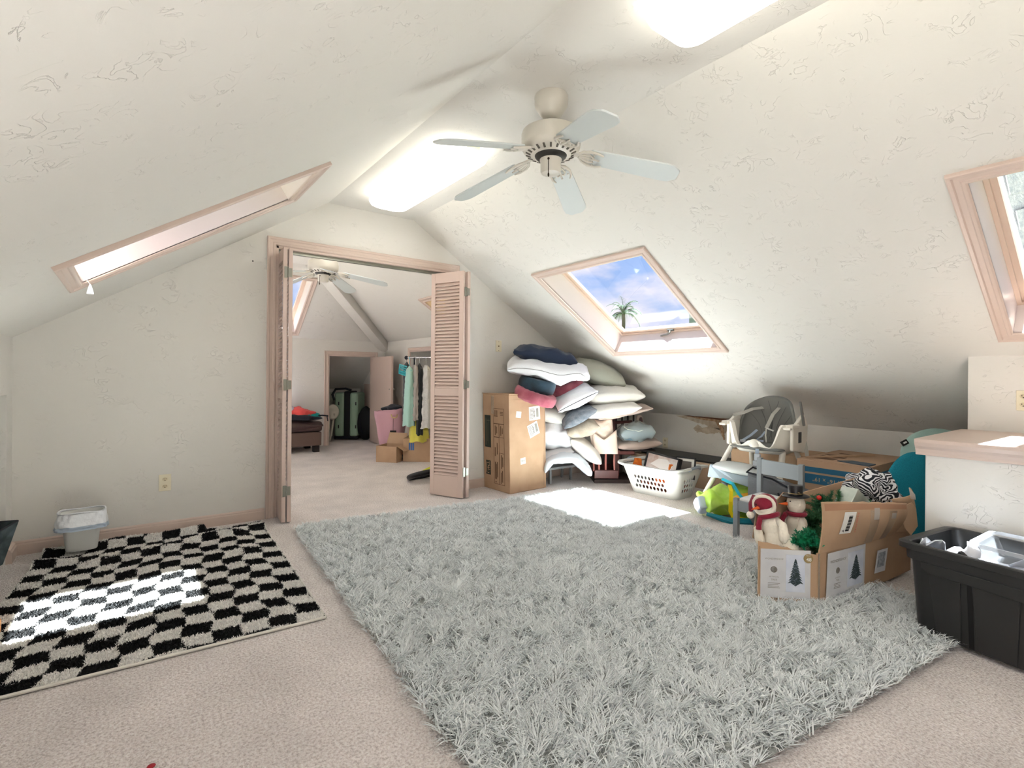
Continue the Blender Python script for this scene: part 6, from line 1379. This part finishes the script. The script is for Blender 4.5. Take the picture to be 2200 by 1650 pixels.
# balance bike lying on its side
bk_ = thing('balance_bike', 'small bike with a black wheel and yellow frame lying behind the right louvred door', 'bike', (2.646, 5.21, 0.0), SCR)
TI = mat('rubber_tyre', (26, 27, 28), .45); Mw = TR(.02, .04, .075) @ RY(math.radians(-14)) @ RX(math.radians(-14))
b = MB(); b.tube([Mw @ Vector((.165 * math.cos(a), .165 * math.sin(a), 0)) for a in [2 * PI * k / 40 for k in range(40)]], .028, 10, closed=True); b.build('tyre', TI, bk_, smooth=True)
b = MB(); b.lathe([(.125, -.012), (.14, -.012), (.14, .012), (.125, .012), (.125, -.012)], 36, Mw, caps=False); b.build('rim', BLK, bk_, smooth=True); b = MB(); b.lathe([(.03, -.02), (.03, .02)], 16, Mw); b.build('hub', BLK, bk_, smooth=True)
for k in range(5): b = MB(); a = 2 * PI * k / 5; b.tube([Mw @ Vector((.02 * math.cos(a), .02 * math.sin(a), 0)), Mw @ Vector((.13 * math.cos(a), .13 * math.sin(a), 0))], .009, 6); b.build('spoke', BLK, bk_, smooth=True)
b = MB(); b.tube([Mw @ Vector((0, 0, .035)), (.08, .06, .14), (.18, .12, .19), (.34, .2, .2)], .016, 8); b.build('fork', mat('yellow_frame', (214, 216, 60), .4), bk_, smooth=True)
b = MB(); b.tube([(.16, .1, .19), (.2, .22, .30), (.22, .3, .42)], .010, 8); b.build('handlebar', BLK, bk_, smooth=True)

# ------------------------------------------------------------------ outdoors: palm, tower, neighbouring roof
pt = (37.069, 32.197, 7.06)
pm = thing('palm_tree', 'green coconut palm seen through the middle skylight', 'tree', (pt[0], pt[1], -4))
b = MB(); b.tube([(0, 0, 0), (.3, .1, 5), (.1, 0, pt[2] + 4)], [.24, .2, .15], 10); b.build('trunk', mat('palm_trunk', (52, 46, 38), .9), pm, smooth=True)
FR = mat('palm_frond', (22, 50, 30), .6, c2=(40, 68, 38), vscale=1.5); rn = random.Random(2)
for k in range(24):
    az = 2 * PI * k / 24 + rn.uniform(-.2, .2); el = rn.uniform(.0, 1.4); L_ = rn.uniform(1.9, 2.4); b = MB(); d = Vector((math.cos(az) * math.cos(el), math.sin(az) * math.cos(el), math.sin(el))); side = Vector((-math.sin(az), math.cos(az), 0))
    pts = []; p = Vector((.1, 0, pt[2] + 4)); 
    for i in range(10): pts.append(p.copy()); p += d * L_ / 9; d = (d + Vector((0, 0, -.27))).normalized()
    b.tube(pts, [.03 - .0025 * i for i in range(10)], 5)
    for i in range(1, 10):
        for q_ in range(2):
            f = i + q_ * .5
            if f > 9: continue
            c = pts[int(f)].lerp(pts[min(9, int(f) + 1)], f % 1); ll = .55 * math.sin(min(1, f / 9 + .12) * PI) + .12
            for sg in (-1, 1):
                e_ = side * sg * ll * .75 + (pts[min(9, i + 1)] - pts[i - 1]).normalized() * ll * .5 + Vector((0, 0, -.22 * ll)); w_ = e_.cross(Vector((0, 0, 1))).normalized() * .05; b.add([tuple(c - w_), tuple(c + w_), tuple(c + e_)], [(0, 1, 2)])
    b.build('frond', FR, pm)
tw = (52.798, 35.399, 7.886)
bt = thing('tower_building', 'pale gridded tower top in the lower right corner of the middle skylight', 'building', (tw[0] + .6, tw[1] - .5, -4), SCR)
hT = 9.41 + 4
b = MB(); b.box(-.75, .75, -1, 1, 0, hT - .6); b.prism([(-.75, -1, hT - .6), (.75, -1, hT - .6), (.5, -1, hT + .4), (-.5, -1, hT + .4)], (0, 2, 0)); b.build('wall', mat('tower_wall', (88, 94, 100), .7), bt)
wn = None
for i in range(5):
    for j in range(8):
        if wn is None: b = MB(); b.box(-.1, .1, -.02, 0, 0, .3); wn = b.build('window', mat('tower_glass', (44, 54, 64), .3), bt); q = wn
        else: q = copy_part(wn, bt)
        q.location = (-.56 + .28 * i, -1.0, hT - 1.0 - .42 * j)
# neighbouring shingled roof slope outside the near skylight
nr = thing('shingle_roof', 'grey shingled roof of the dormer outside the skylight at the right edge', 'roof', (5.2, -1.0, 2.0))
SH = mat('grey_shingle', (128, 128, 128), .95, c2=(104, 106, 110), vscale=24, bump=.006, bscale=60)
P0 = Vector((6.266, 1.05, 3.058)); ax = Vector((.8, -.6, 0)); P1 = Vector((6.452, 0.91, 2.274)); ed = Vector((-.8, .6, 0)) * ((P1 - P0).xy.length / (P0.z - P1.z)) + Vector((0, 0, 1)); ed = ed.normalized(); ax = (ax - ed * ax.dot(ed)).normalized(); org = P1 - ed * 1.2
n_ = ax.cross(ed).normalized(); n_ = n_ if n_.dot(Vector((.6, .8, 0))) > 0 else -n_
b = MB(); b.prism([tuple(org), tuple(org + ax * 2.6), tuple(org + ax * 2.6 + ed * 3.4), tuple(org + ed * 3.4)], tuple(n_ * .1)); b.build('deck', SH, nr, world=True)
b = MB(); b.box(0, .30, 0, .175, 0, .012); 
b = MB(); b.box(2.9, 4.9, -1.2, .42, 3.35, 3.5); b.build('sun_blocker', SH, nr, world=True)  # unseen slab added above the near skylight to hold back the sun
b = MB(); b.box(0, .30, 0, .175, 0, .012)
Ms = Matrix((ax, ed, -n_)).transposed().to_4x4(); first = None; rn = random.Random(8)
for j in range(20):
    for i in range(9):
        if first is None: first = b.build('shingle', SH, nr); q = first
        else: q = copy_part(first, nr)
        M = Ms.copy(); M.translation = org + ax * (i * .31 - (.15 if j % 2 else 0) + .16) + ed * (j * .165 + rn.uniform(-.004, .004)) - n_ * .002; q.matrix_basis = TR(*nr.location).inverted() @ M @ RX(math.radians(3.5))
